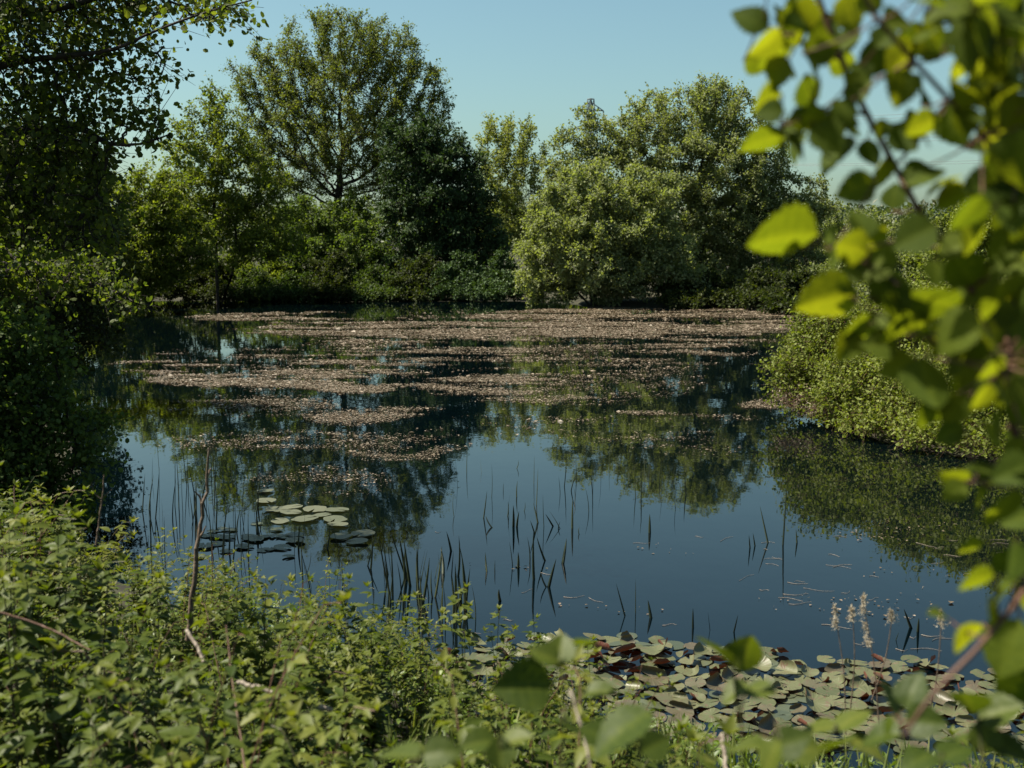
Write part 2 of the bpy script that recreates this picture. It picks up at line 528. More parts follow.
def ground_z(x, y):
    x, y = np.asarray(x, float), np.asarray(y, float)
    d = sdist(x, y)
    e = np.clip(d, 0, None)
    land = .10 * (1 - np.exp(-e / .15)) * np.where(y < 9, 1, .5) + .75 * (1 - np.exp(-e / np.interp(y, [8, 13], [2.2, 9]))) + .35 * (fbm(x * .13, y * .13, 3) - .5) * np.clip(e / 4, 0, 1) + .08 * (fbm(x * 1.3, y * 1.3, 5) - .5) * np.clip(e, 0, 1)
    far = np.clip((np.hypot(x, y) - 70) / 200, 0, 1)
    land = land + far * 3.0 * fbm(x * .01, y * .01, 9)
    return np.where(d > 0, np.maximum(land, .03), -.7 * (1 - np.exp(d / .6)))
def axis(lo, hi, a, b, s):
    mid = np.arange(a, b, s)
    g = [mid[-1]]
    st = s
    while g[-1] < hi:
        st *= 1.22
        g.append(g[-1] + st)
    h = [mid[0]]
    st = s
    while h[-1] > lo:
        st *= 1.22
        h.append(h[-1] - st)
    return np.concatenate([h[:0:-1], mid, g[1:]])
gx, gy = axis(-2500, 2500, -12, 12, .3), axis(-600, 3500, -2, 22, .3)
X, Yg = np.meshgrid(gx, gy)
Z = ground_z(X, Yg)
ny, nx = X.shape
idx = np.arange(nx * ny).reshape(ny, nx)
F = np.stack([idx[:-1, :-1], idx[:-1, 1:], idx[1:, 1:], idx[1:, :-1]], -1).reshape(-1, 4)
M['soil'] = noise_mat('soil', [(.010, .008, .005), (.018, .015, .008), (.024, .024, .010), (.03, .026, .015)], 1.7, .95, bump=.6, dist=.05)
tag(mesh_obj('ground', np.stack([X, Yg, Z], -1), F, M['soil'], smooth=True), kind='structure', label='dark soil and leaf litter banks around the pond')

m, n, l, b, out = nodes('pond_water')
b.inputs['Base Color'].default_value = (.0004, .0018, .0026, 1)
b.inputs['Roughness'].default_value = .02
b.inputs['IOR'].default_value = 1.45
b.inputs['Specular IOR Level'].default_value = .5
tc = n.new('ShaderNodeTexCoord')
mp = n.new('ShaderNodeMapping')
mp.inputs['Scale'].default_value = (1.0, .55, 1)
n1 = n.new('ShaderNodeTexNoise'); n1.inputs['Scale'].default_value = 2.2; n1.inputs['Detail'].default_value = 3
bp = n.new('ShaderNodeBump'); bp.inputs['Strength'].default_value = .10; bp.inputs['Distance'].default_value = .02
l.new(tc.outputs['Object'], mp.inputs[0]); l.new(mp.outputs[0], n1.inputs[0])
l.new(n1.outputs[0], bp.inputs['Height']); l.new(bp.outputs[0], b.inputs['Normal'])
M['water'] = m
x0, x1, y0, y1 = -40, 26, 3.5, 60
tag(mesh_obj('water', [(x0, y0, 0), (x1, y0, 0), (x1, y1, 0), (x0, y1, 0)], [[0, 1, 2, 3]], M['water']), kind='structure', label='still dark pond water mirroring trees and blue sky')

# ------------------------------------------------------------------ trees round the far shore
def bpt(px, Y, dz=0):
    x = (px - 512) / FPX * Y
    return np.array([x, Y, float(ground_z(x, Y)) - .1 + dz])

b0 = bpt(341, 60)
make_tree('broadleaf_tree', 'tall broad round-crowned tree with bare limbs showing through its airy olive leaves', 'tree', b0,
          [trunk_chain([b0, W(338, 245, 60), W(337, 210, 60), W(339, 190, 60.2)], 12)],
          [(340, 62, 72, 54), (285, 100, 52, 50), (402, 100, 52, 52), (340, 120, 92, 60), (268, 76, 40, 36), (250, 128, 26, 30), (376, 52, 50, 36), (436, 118, 22, 34), (262, 110, 30, 44), (425, 140, 32, 48),
           (300, 165, 60, 36), (385, 165, 60, 40), (260, 160, 30, 34)], 60, 'oak', 3400, 90000, .115, di=3.4, dk=.5, step=.28, r_tip=.0155, spread=.42, seed=3, depth=.7, fine=.036, shell=.36)
b0 = bpt(447, 56)
make_tree('ivy_clad_tree', 'very dark ivy-clad tree beside the tall round-crowned tree', 'tree', b0,
          [trunk_chain([b0, W(446, 250, 56), W(444, 170, 56)], 14)],
          [(430, 145, 26, 34), (406, 155, 32, 38), (466, 170, 24, 36), (472, 195, 28, 40), (486, 225, 22, 30), (440, 175, 38, 40), (455, 215, 46, 50), (470, 255, 44, 40), (415, 205, 40, 44), (425, 262, 44, 32), (494, 265, 22, 28)], 56,
          'ivy', 1600, 56000, .15, di=3, dk=.45, r_tip=.012, spread=.4, seed=5, fine=.05)
b0 = bpt(345, 57)
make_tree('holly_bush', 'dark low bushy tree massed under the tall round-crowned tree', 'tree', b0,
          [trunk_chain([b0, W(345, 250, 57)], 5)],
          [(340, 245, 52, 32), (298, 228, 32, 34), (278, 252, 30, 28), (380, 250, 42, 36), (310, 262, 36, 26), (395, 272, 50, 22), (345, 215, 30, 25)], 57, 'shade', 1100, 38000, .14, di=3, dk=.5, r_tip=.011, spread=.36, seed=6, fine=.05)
b0 = bpt(507, 76)
make_tree('young_ash_tree', 'pale yellow-green slender tree in the gap between the ivy-clad tree and the willows', 'tree', b0,
          [trunk_chain([b0, W(507, 235, 76), W(507, 200, 76)], 10)],
          [(510, 136, 32, 26), (488, 160, 18, 34), (536, 152, 16, 30), (512, 178, 38, 34), (500, 215, 40, 32), (530, 225, 35, 32)], 76,
          'pale', 900, 19000, .17, di=4, dk=.75, step=.4, r_tip=.014, spread=.5, seed=8, fine=.04, shell=.4)
b0 = bpt(218, 50)
st = trunk_chain([b0, W(216, 250, 50), W(214, 205, 50), W(219, 165, 50)], 14)
s2 = trunk_chain([W(232, 275, 50), W(236, 235, 50.3), W(228, 200, 50.4)], 10, 1)
make_tree('slender_tree', 'slender twin-stemmed yellow-green tree at the edge of the far bank', 'tree', b0, [st, s2],
          [(212, 118, 30, 34), (195, 150, 40, 32), (240, 165, 40, 40), (205, 190, 48, 34), (268, 205, 34, 44), (290, 225, 26, 36), (180, 205, 34, 40), (255, 245, 36, 26), (230, 225, 50, 30)], 50,
          'fresh', 1100, 26000, .135, di=3.2, dk=.5, r_tip=.010, spread=.4, seed=9, fine=.035)
b0 = bpt(150, 47)
make_tree('hawthorn_tree', 'bushy mid-green tree on the far bank behind the overhanging alder', 'tree', b0, [trunk_chain([b0, W(148, 250, 47), W(146, 215, 47)], 8)],
          [(150, 200, 48, 38), (110, 215, 48, 42), (150, 245, 60, 34), (190, 250, 34, 30), (90, 250, 40, 34), (130, 270, 60, 22)], 47,
          'fresh', 1000, 32000, .14, di=3, dk=.5, r_tip=.010, spread=.38, seed=11, fine=.05)
b0 = bpt(60, 42)
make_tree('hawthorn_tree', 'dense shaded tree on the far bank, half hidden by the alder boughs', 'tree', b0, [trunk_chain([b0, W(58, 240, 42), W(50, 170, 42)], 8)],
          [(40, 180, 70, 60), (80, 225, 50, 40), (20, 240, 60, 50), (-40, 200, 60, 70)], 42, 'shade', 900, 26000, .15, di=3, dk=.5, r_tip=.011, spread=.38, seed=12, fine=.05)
b0 = bpt(592, 47)
ch = [trunk_chain([b0, W(588, 270, 47), W(575, 235, 47)], 7)]
ch += [trunk_chain([W(600, 280, 47), W(618, 240, 47)], 5, 0), trunk_chain([W(570, 285, 47), W(545, 255, 47)], 5, 0)]
make_tree('willow_bush', 'rounded pale grey-green willow bush overhanging the far water edge', 'bush', b0, ch,
          [(592, 190, 46, 34), (650, 200, 40, 34), (672, 262, 36, 34), (690, 285, 34, 18), (570, 212, 44, 36), (575, 235, 62, 46), (548, 262, 40, 36), (625, 235, 52, 48), (600, 265, 66, 38), (650, 262, 38, 34), (532, 280, 22, 22), (620, 288, 46, 18), (560, 288, 40, 16)], 47,
          'willow', 2300, 80000, .125, kind='flake', di=3, dk=.45, step=.25, r_tip=.008, spread=.34, seed=15, fine=.04)
b0 = bpt(672, 53)
ch = [trunk_chain([b0, W(668, 250, 53), W(655, 200, 53), W(650, 160, 53)], 12), trunk_chain([W(678, 262, 53), W(690, 215, 53), W(705, 150, 53)], 10, 1),
      trunk_chain([W(684, 275, 53), W(720, 225, 53), W(750, 180, 53)], 10, 1)]
make_tree('tall_willow', 'tall many-stemmed grey-green willow towering over the rounded willow bush', 'tree', b0, ch,
          [(705, 110, 40, 32), (735, 135, 38, 44), (665, 122, 38, 34), (625, 142, 26, 34), (596, 138, 20, 34), (640, 118, 22, 24), (722, 96, 24, 22), (610, 170, 30, 30), (700, 165, 70, 46), (765, 185, 34, 40), (640, 180, 44, 36),
           (740, 215, 60, 44), (680, 225, 56, 40), (790, 220, 34, 34), (812, 250, 26, 34), (770, 155, 24, 28), (562, 160, 24, 30), (578, 135, 18, 30), (815, 205, 24, 26), (750, 255, 60, 36), (790, 262, 30, 28), (700, 270, 60, 26), (755, 285, 62, 18), (800, 285, 26, 16)], 53,
          'sallow', 4000, 130000, .125, kind='flake', di=3.2, dk=.5, step=.28, r_tip=.009, spread=.4, seed=17, fine=.035, shell=.4)
b0 = bpt(845, 64)
make_tree('sallow_bush', 'low dull-green sallow bush behind the tall willow', 'bush', b0, [trunk_chain([b0, W(845, 255, 64)], 5)],
          [(832, 222, 30, 22), (862, 230, 34, 26), (805, 240, 30, 26), (850, 255, 60, 30), (900, 245, 40, 30), (940, 250, 40, 30), (800, 275, 50, 24), (860, 285, 60, 22)], 64, 'sallow', 1000, 28000, .15, di=3, dk=.5, r_tip=.011, spread=.4, seed=18, fine=.05)

# distant wood: uncountable mass of crowns beyond the pond
nw = 1100
cx = rng.uniform(-130, 190, nw); cy = rng.uniform(125, 160, nw)
ctop = 5.5 + 4 * fbm(cx * .05, cy * .05, 21)
k = rng.integers(0, nw, 70000)
P = np.stack([cx[k], cy[k], 0 * cx[k]], 1) + rng.normal(size=(len(k), 3)) * np.array([1.6, 1.6, 0])
P[:, 2] = ctop[k] * (rng.random(len(k)) ** .7)
v, f, a = leaves(P, rand_dirs(len(P), 0), rand_dirs(len(P), .5), .7 * (.5 + rng.random(len(P))), 'flake', np.clip(.5 + .25 * rng.normal(size=len(P)), 0, 1))
tag(mesh_obj('distant_wood', v, f, M['wood'], attr=a), 'dull green line of distant woodland beyond the far bank', 'woodland', kind='stuff')

# undergrowth on the far bank: one shrub after another
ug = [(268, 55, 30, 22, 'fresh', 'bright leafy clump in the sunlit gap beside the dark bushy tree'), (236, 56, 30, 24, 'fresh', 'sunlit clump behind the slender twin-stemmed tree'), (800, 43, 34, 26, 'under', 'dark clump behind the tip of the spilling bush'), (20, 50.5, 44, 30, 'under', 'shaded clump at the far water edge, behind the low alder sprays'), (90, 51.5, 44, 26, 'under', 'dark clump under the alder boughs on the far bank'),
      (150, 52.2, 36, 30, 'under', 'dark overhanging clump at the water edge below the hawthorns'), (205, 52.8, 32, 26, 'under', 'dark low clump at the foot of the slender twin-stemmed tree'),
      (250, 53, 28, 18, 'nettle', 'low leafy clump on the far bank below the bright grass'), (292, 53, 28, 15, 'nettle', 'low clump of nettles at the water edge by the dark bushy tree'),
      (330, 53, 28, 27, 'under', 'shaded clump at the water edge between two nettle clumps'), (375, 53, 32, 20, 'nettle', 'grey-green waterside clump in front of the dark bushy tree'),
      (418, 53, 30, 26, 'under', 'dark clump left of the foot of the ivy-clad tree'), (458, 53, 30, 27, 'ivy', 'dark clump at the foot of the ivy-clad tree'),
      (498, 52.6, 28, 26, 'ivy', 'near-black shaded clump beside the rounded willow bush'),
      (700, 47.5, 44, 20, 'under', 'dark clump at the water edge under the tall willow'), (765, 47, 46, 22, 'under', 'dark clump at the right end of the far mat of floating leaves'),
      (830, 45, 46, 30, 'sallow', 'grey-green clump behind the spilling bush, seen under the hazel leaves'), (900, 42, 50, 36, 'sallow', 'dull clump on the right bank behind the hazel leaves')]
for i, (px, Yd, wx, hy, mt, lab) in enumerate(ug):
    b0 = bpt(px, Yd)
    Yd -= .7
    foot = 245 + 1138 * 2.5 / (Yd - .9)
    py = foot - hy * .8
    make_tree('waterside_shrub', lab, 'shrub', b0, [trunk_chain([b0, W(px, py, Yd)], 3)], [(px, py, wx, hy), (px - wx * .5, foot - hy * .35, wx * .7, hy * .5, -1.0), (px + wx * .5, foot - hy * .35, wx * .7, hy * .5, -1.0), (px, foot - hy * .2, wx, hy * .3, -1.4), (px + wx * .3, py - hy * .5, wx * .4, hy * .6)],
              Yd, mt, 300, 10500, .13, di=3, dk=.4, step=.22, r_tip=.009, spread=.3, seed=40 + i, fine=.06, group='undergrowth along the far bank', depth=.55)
# tall grass on the far bank
n = 24000
gxp = np.concatenate([rng.normal(268, 24, n // 2), rng.uniform(100, 620, n - n // 2)]); gyp = rng.uniform(54, 64, n)
gxw = (gxp - 512) / FPX * gyp
ok = (sdist(gxw, gyp) > .1) & (fbm(gxw * .5, gyp * .5, 66) + .25 * (np.abs(gxp - 268) < 40) > .5)
gxw, gyp = gxw[ok], gyp[ok]
P = np.stack([gxw, gyp, ground_z(gxw, gyp) - .02], 1)
D = norm(np.array([0, 0, 1.]) + rng.normal(size=P.shape) * .3)
v, f, a = leaves(P, D, rand_dirs(len(P)), .3 + .9 * rng.random(len(P)) * fbm(P[:, 0], P[:, 1], 67), 'narrow', np.clip(.5 + .3 * rng.normal(size=len(P)), 0, 1))
v2 = v
tag(mesh_obj('bank_grass', v2, f, M['grass'], attr=a), 'tall bright grass growing on the far bank', 'grass', kind='stuff')

# ------------------------------------------------------------------ right bank shrubs
b0 = np.array([7.2, 16.2, float(ground_z(7.2, 16.2)) - .1])
ch = [trunk_chain([b0, b0 + (-.6, -.3, .6), b0 + (-1.4, -.5, 1.0)], 5), trunk_chain([b0 + (.1, 0, .1), b0 + (.3, .2, 1.2), b0 + (.2, 0, 2.0)], 6, 0), trunk_chain([b0 + (0, -.1, .1), b0 + (.2, -1.2, .5), b0 + (.5, -1.8, .7)], 5, 0)]
make_tree('bankside_bush', 'sunny yellow-green bush spilling over the right bank into the water', 'bush', b0, ch,
          [(842, 352, 52, 42), (800, 378, 34, 40), (825, 330, 34, 26), (862, 330, 44, 30), (800, 402, 30, 18), (880, 385, 66, 46), (930, 350, 70, 60), (850, 388, 50, 36, -.9), (900, 400, 60, 46, -1.6), (960, 395, 70, 60, -2.0), (935, 330, 60, 50, -.6), (1000, 330, 60, 60, -1), (818, 402, 34, 18, -.4), (850, 415, 44, 22, -1.0), (885, 425, 50, 24, -1.9), (950, 425, 60, 38, -2.2), (1010, 410, 60, 60, -2.4), (1010, 450, 70, 22, -3.1), (920, 446, 46, 14, -2.4), (960, 452, 50, 20, -3.1), (935, 440, 40, 22, -2.8), (1010, 462, 50, 20, -3.6), (870, 436, 40, 12, -1.6)], 16.6,
          'bush', 4000, 150000, .041, kind='round', bark='brown_stem', di=1.2, dk=.16, step=.09, r_tip=.003, spread=.26, seed=22, fine=.02)
b0 = np.array([4.55, 16.3, 0.02])
make_tree('dead_brush', 'brown dead stems and withered leaves at the foot of the spilling bush', 'brush', b0, [trunk_chain([b0, b0 + (0, -.1, .2)], 3)],
          [(800, 398, 26, 14), (822, 410, 24, 12, -.6), (788, 404, 14, 8, -.3)], 16.2, 'litter', 300, 1800, .045, kind='narrow', bark='brown_stem', di=1, dk=.1, step=.06, r_tip=.004, spread=.15, seed=27, fine=.02)
b0 = np.array([10.6, 20.5, float(ground_z(10.6, 20.5)) - .1])
ch = [trunk_chain([b0, b0 + (-.3, 0, 1.2), b0 + (-.7, 0, 2.0)], 6), trunk_chain([b0 + (.1, 0, .1), b0 + (.6, .1, 1.6), b0 + (.9, 0, 2.6)], 6, 0)]
make_tree('bankside_bush', 'taller lit bush rising behind the spilling bush, seen through the hazel leaves', 'bush', b0, ch,
          [(985, 235, 52, 46), (1040, 220, 60, 60), (945, 275, 44, 36), (1000, 290, 70, 50), (925, 320, 60, 36), (870, 325, 36, 26), (1060, 320, 60, 60)], 20.5,
          'bush', 2200, 70000, .055, kind='round', di=1.5, dk=.2, step=.12, r_tip=.004, spread=.17, seed=23, fine=.02)

# ------------------------------------------------------------------ left side: overhanging alder and shaded shrubs
b0 = np.array([-6.3, 9.6, float(ground_z(-6.3, 9.6)) - .1])
tr = smooth_line([b0, b0 + (.1, .1, 2.2), b0 + (.2, .2, 4.2), b0 + (.3, .3, 6.5), b0 + (.5, .3, 8.5)], 26)
def limb(pts, n=14): return smooth_line(pts, n)
ch = [(tr, -1)]
ch.append((limb([W(-150, 95, 9.9), W(-60, 78, 9.6), W(30, 60, 9.3), W(110, 50, 9.1), W(150, 33, 9.0), W(200, 14, 8.9), W(252, 0, 8.8)], 26), 11))
ch.append((limb([W(-140, 150, 10.0), W(-40, 135, 9.8), W(40, 130, 9.6), W(85, 130, 9.5), W(105, 143, 9.4), W(140, 144, 9.3), W(170, 134, 9.2)], 22), 8))
ch.append((limb([W(-120, 260, 10.2), W(-30, 245, 10.6), W(50, 262, 11.2), W(90, 285, 11.6), W(140, 296, 12)], 16), 6))
ch.append((limb([W(-140, -20, 9.8), W(-20, 10, 9.5), W(60, 8, 9.3), W(140, -20, 9.2)], 14), 14))
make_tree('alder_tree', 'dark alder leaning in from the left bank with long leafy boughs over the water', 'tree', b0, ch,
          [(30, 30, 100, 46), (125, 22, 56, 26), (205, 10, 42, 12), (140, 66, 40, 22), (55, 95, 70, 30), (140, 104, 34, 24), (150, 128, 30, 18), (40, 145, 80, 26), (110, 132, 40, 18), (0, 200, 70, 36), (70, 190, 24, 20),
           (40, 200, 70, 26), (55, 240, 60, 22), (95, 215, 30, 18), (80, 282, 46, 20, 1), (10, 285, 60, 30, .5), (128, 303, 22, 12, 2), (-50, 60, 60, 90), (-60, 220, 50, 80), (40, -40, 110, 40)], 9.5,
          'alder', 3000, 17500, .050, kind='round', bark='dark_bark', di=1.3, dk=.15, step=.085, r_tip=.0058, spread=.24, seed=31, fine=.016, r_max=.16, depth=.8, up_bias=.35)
b0 = np.array([-9.6, 17.5, float(ground_z(-9.6, 17.5)) - .1])
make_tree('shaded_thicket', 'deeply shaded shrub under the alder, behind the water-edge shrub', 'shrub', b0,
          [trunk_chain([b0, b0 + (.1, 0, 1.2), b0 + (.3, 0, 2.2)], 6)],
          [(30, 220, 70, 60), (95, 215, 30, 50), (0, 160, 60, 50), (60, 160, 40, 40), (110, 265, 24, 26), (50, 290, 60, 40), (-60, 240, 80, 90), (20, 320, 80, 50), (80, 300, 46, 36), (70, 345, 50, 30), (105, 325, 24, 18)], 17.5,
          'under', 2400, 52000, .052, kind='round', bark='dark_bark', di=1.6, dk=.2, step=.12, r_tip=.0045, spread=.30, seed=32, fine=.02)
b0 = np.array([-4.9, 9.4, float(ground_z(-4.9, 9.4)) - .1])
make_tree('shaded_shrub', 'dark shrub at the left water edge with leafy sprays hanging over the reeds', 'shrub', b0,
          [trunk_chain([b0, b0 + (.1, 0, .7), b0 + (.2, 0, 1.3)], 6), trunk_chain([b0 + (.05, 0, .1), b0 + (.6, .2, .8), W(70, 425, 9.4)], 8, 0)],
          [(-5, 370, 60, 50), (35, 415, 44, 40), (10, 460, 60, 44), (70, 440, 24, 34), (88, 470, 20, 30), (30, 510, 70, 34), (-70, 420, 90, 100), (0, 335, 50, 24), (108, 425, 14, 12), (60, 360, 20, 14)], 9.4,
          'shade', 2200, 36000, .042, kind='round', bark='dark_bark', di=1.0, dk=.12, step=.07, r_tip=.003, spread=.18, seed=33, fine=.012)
# tall trees of the left bank that shade it
for i, (x, y, h, lab) in enumerate([]):
    b0 = np.array([x, y, float(ground_z(x, y)) - .1])
    px, py = proj(b0 + (0, 0, h * .62)); px, py = px[0], py[0]
    m = FPX / y
    make_tree('bank_tree', lab, 'tree', b0, [trunk_chain([b0, b0 + (0, .2, h * .3), b0 + (.2, .2, h * .5)], 10)],
              [(px, py, 3.0 * m, h * .33 * m), (px + 1.8 * m, py + 1.5 * m, 1.8 * m, 2.4 * m), (px - 1.5 * m, py + 1 * m, 1.8 * m, 2.4 * m)], y, 'shade', 1100, 20000, .15, di=3, dk=.4, step=.25, r_tip=.008, spread=.32, seed=60 + i, fine=.04)

# ------------------------------------------------------------------ floating leaves (uncountable)
def band(px, py, cx, cy, rx, ry, w):
    return w * np.clip(1.15 * (1 - ((px - cx) / rx) ** 2 - ((py - cy) / ry) ** 2), 0, 1)
n = 2600000
pyy = 304 + 350 * rng.random(n) ** 2.3
pxx = rng.uniform(-20, 1060, n)
a_, b_ = (pxx - 512) / FPX, (384 - pyy) / FPX
t_ = -CAM_H / (-SP + b_ * CP)
x, y = a_ * t_, (CP + b_ * SP) * t_
wx_, wy_ = (fbm(x * .3, y * .3, 91) - .5) * 160, (fbm(x * .4, y * .25, 92) - .5) * 34 * np.clip((pyy - 280) / 60, .3, 1.6)
dens = np.zeros(n)
for args in [(660, 321, 200, 17, 1.6), (735, 324, 110, 17, 2.2), (430, 332, 180, 15, .8), (300, 322, 130, 8, .55), (300, 368, 215, 17, .85), (470, 372, 90, 18, .5), (200, 352, 110, 8, .35), (720, 352, 90, 14, .35),
             (700, 408, 110, 9, .35), (785, 395, 30, 12, .6), (370, 410, 110, 12, .38), (430, 455, 60, 6, .4), (330, 440, 150, 14, .16), (250, 400, 120, 14, .18), (560, 395, 90, 8, .22),
             (300, 490, 90, 14, .08), (360, 480, 60, 16, .12), (640, 545, 60, 4, .01), (840, 590, 120, 16, .006), (930, 560, 90, 8, .02), (960, 600, 80, 10, .012), (520, 350, 260, 40, .12), (620, 430, 160, 20, .06), (640, 545, 70, 4, .012), (600, 600, 110, 4, .006), (730, 640, 80, 5, .006), (840, 590, 130, 14, .0015), (970, 605, 70, 12, .004), (480, 560, 60, 4, .02), (880, 520, 80, 14, .02)]:
    dens = np.maximum(dens, band(pxx + wx_, pyy + wy_, *args))
streak = .55 * fbm(x * .16, y * .55, 77, 4) + .45 * fbm(x * .5, y * 1.6, 79, 4)
fine_n = fbm(x * 1.6, y * 3.5, 78, 3)
prob = np.clip(dens * 1.5, 0, 1.3) * np.clip((streak - .44) * 9, 0.012, 1) * np.clip((fine_n - .30) * 5, .04, 1)
# thin out by the ground area each pixel sample stands for
area = t_ ** 3
prob *= np.clip(area / 9000.0, .10, 1.0) ** .5
keep = (rng.random(n) < prob * 1.7) & (sdist(x, y) < -.25)
x, y = x[keep], y[keep]
n = len(x)
P = np.stack([x, y, .004 + .008 * rng.random(n)], 1)
th = rng.random(n) * 2 * math.pi
D = np.stack([np.cos(th), np.sin(th), rng.normal(size=n) * .05], 1)
N = norm(np.array([0, 0, 1.]) + rng.normal(size=(n, 3)) * np.array([.16, .16, 0]))
sz = (.020 + .05 * rng.random(n) ** 2.4 + .07 * (rng.random(n) < .03)) * np.clip(y / 24, .55, 1.6)
v, f, a = leaves(P, D, N, sz, 'flake', np.clip(.5 + .27 * rng.normal(size=n), 0, 1))
v[:, 2] = np.maximum(v[:, 2], .003)
tag(mesh_obj('floating_leaves', v, f, M['litter'], attr=a), 'tan mat of dead floating leaves spread over the far half of the pond', 'floating leaves', kind='stuff')
print('floating', n)

# loose threads of weed drifting on the near water
mb = MB()
for k in range(55):
    px, py = rng.choice([rng.uniform(420, 1000), rng.uniform(760, 1000)]), rng.uniform(530, 650)
    p = G(px, py, .004)
    if sdist(p[:1], p[1:2])[0] > -.3 or py > np.interp(px, [380, 480, 600, 700, 850, 1024], [660, 632, 622, 636, 648, 664]): continue
    th = rng.normal() * .5
    L = rng.uniform(.03, .22)
    m = 6
    q = p + np.array([[math.cos(th) * L * u, math.sin(th) * L * u + .02 * math.sin(u * 5 + k), 0] for u in np.linspace(-.5, .5, m)])
    mb.add(*polyline_tube(q, rng.uniform(.001, .0022), .0008, 4))
tag(mb.build('drifting_weed', M['dead_wood']), 'pale threads of loose weed drifting on the open near water', 'water weed', kind='stuff')

# ------------------------------------------------------------------ lily pads
def pad_mesh(seed, curl=0.0, fold=0.0, wav=.02):
    r = np.random.default_rng(seed)
    rings, k = 4, 26
    notch = .16
    th = np.linspace(notch, 2 * math.pi - notch, k)
    e = 1 + .05 * np.sin(2 * th + r.random() * 6) + .03 * np.sin(5 * th + r.random() * 6)
    V = [(0, 0, .004)]
    ph = r.random(4) * 6
    for j in range(1, rings + 1):
        q = j / rings
        for i in range(k):
            xx, yy = q * e[i] * math.cos(th[i]), q * e[i] * math.sin(th[i]) * .93
            z = wav * q * q * (math.sin(3 * th[i] + ph[0]) + .6 * math.sin(7 * th[i] + ph[1])) + .01
            s = xx * math.cos(ph[2]) + yy * math.sin(ph[2])      # one side lifts and curls over
            if curl and s > -.05:
                u = s + .05
                ang = min(curl * u, 2.1)
                rad_ = 1 / curl
                ds = rad_ * math.sin(ang) - u
                z += rad_ * (1 - math.cos(ang))
                xx += ds * math.cos(ph[2]); yy += ds * math.sin(ph[2])
            if fold:
                z += fold * abs(-xx * math.sin(ph[3]) + yy * math.cos(ph[3]))
            V.append((xx, yy, z))
    F3 = [(0, 1 + i, 2 + i) for i in range(k - 1)]
    F4 = []
    for j in range(rings - 1):
        a = 1 + j * k
        for i in range(k - 1):
            F4.append((a + i, a + k + i, a + k + i + 1, a + i + 1))
    return np.array(V), [np.array(F3), np.array(F4)]
def pad_proto(mat, seed, tone, **kw):
    V, Fs = pad_mesh(seed, **kw)
    nf = sum(len(q) for q in Fs)
    return V, Fs, np.full(nf, tone), M[mat]
flat_pads = [pad_proto('pad', 100 + i, t, wav=.02 + .015 * (i % 3)) for i, t in enumerate([.1, .25, .38, .45, .55, .65, .8, 1.0, .3, .5, .9, .2])]
bent_pads = [pad_proto('pad', 130 + i, t, curl=c, wav=.04, fold=fo) for i, (t, c, fo) in enumerate([(.7, 2.4, 0), (.5, 1.9, .1), (.95, 2.8, 0), (.6, 1.5, .3), (1.0, 2.2, .15)])]
pale_pads = [pad_proto('pale_pad', 150 + i, t, wav=.02) for i, t in enumerate([.2, .6, .9])]
dark_pads = [pad_proto('dark_pad', 160 + i, t, wav=.015) for i, t in enumerate([.1, .5, .9])]
mesh_cache = {}
def put_pad(proto, x, y, z, rad, rot, tilt, label, group):
    key = id(proto)
    if key not in mesh_cache:
        o = mesh_obj('lily_pad', proto[0], proto[1], proto[3], attr=proto[2], smooth=True)
        mesh_cache[key] = o
    else:
        o = mesh_cache[key].copy()
        COL.objects.link(o)
    o.location = (x, y, z)
    o.rotation_euler = (tilt[0], tilt[1], rot)
    o.scale = (rad, rad, rad)
    tag(o, label, 'lily pad', group)
    return o
def lily_top(px):
    return np.interp(px, [300, 380, 480, 540, 600, 700, 780, 850, 930, 1024, 1150], [700, 672, 640, 631, 626, 643, 650, 655, 661, 672, 690])
bent_spots = [(657, 656, .17), (651, 682, .14), (755, 673, .15), (730, 684, .13), (785, 676, .13), (813, 708, .14), (623, 656, .13), (607, 666, .13), (717, 691, .12), (540, 664, .12), (838, 690, .11),
              (430, 690, .13), (480, 680, .12), (505, 700, .12), (690, 665, .12), (870, 700, .13), (940, 705, .12), (900, 735, .13), (770, 735, .13), (560, 690, .12), (1000, 720, .13)]
placed = []
for px, py, rad in bent_spots:
    p = G(px, py)
    placed.append((p[0], p[1], rad))
    put_pad(bent_pads[len(placed) % 5], p[0], p[1], .03, rad * .68, rng.random() * 6.3, (rng.normal() * .1, rng.normal() * .1),
            'lily pad in the near mat curled up to show its dark red underside', 'curled lily pads in the near mat')
tries = 0
while len(placed) < 330 and tries < 90000:
    tries += 1
    x, y = rng.uniform(-.9, 3.5), rng.uniform(4.9, 7.6)
    px, py = proj(np.array([x, y, 0])); px, py = px[0], py[0]
    if py < lily_top(px) + 3 + 8 * rng.random() or px > 1050 or px < 395 or py > 752 or sdist(np.array([x]), np.array([y]))[0] > -.02: continue
    rad = rng.uniform(.048, .082)
    if any((x - a) ** 2 + (y - b_) ** 2 < (.52 * (rad + c)) ** 2 for a, b_, c in placed): continue
    placed.append((x, y, rad))
    if rng.random() < .30:
        put_pad(bent_pads[rng.integers(5)], x, y, .02, rad * .9, rng.random() * 6.3, (rng.normal() * .08, rng.normal() * .08), 'lily pad in the near mat curled up to show its dark red underside', 'curled lily pads in the near mat')
    else:
        put_pad(flat_pads[rng.integers(12)], x, y, .006 + .028 * rng.random(), rad, rng.random() * 6.3, (rng.normal() * .09, rng.normal() * .09), 'olive green lily pad lying flat in the overlapping mat by the near bank', 'flat lily pads in the near mat')
print('pads', len(placed))
mv, m3, m4, mt, mn = [], [], [], [], 0
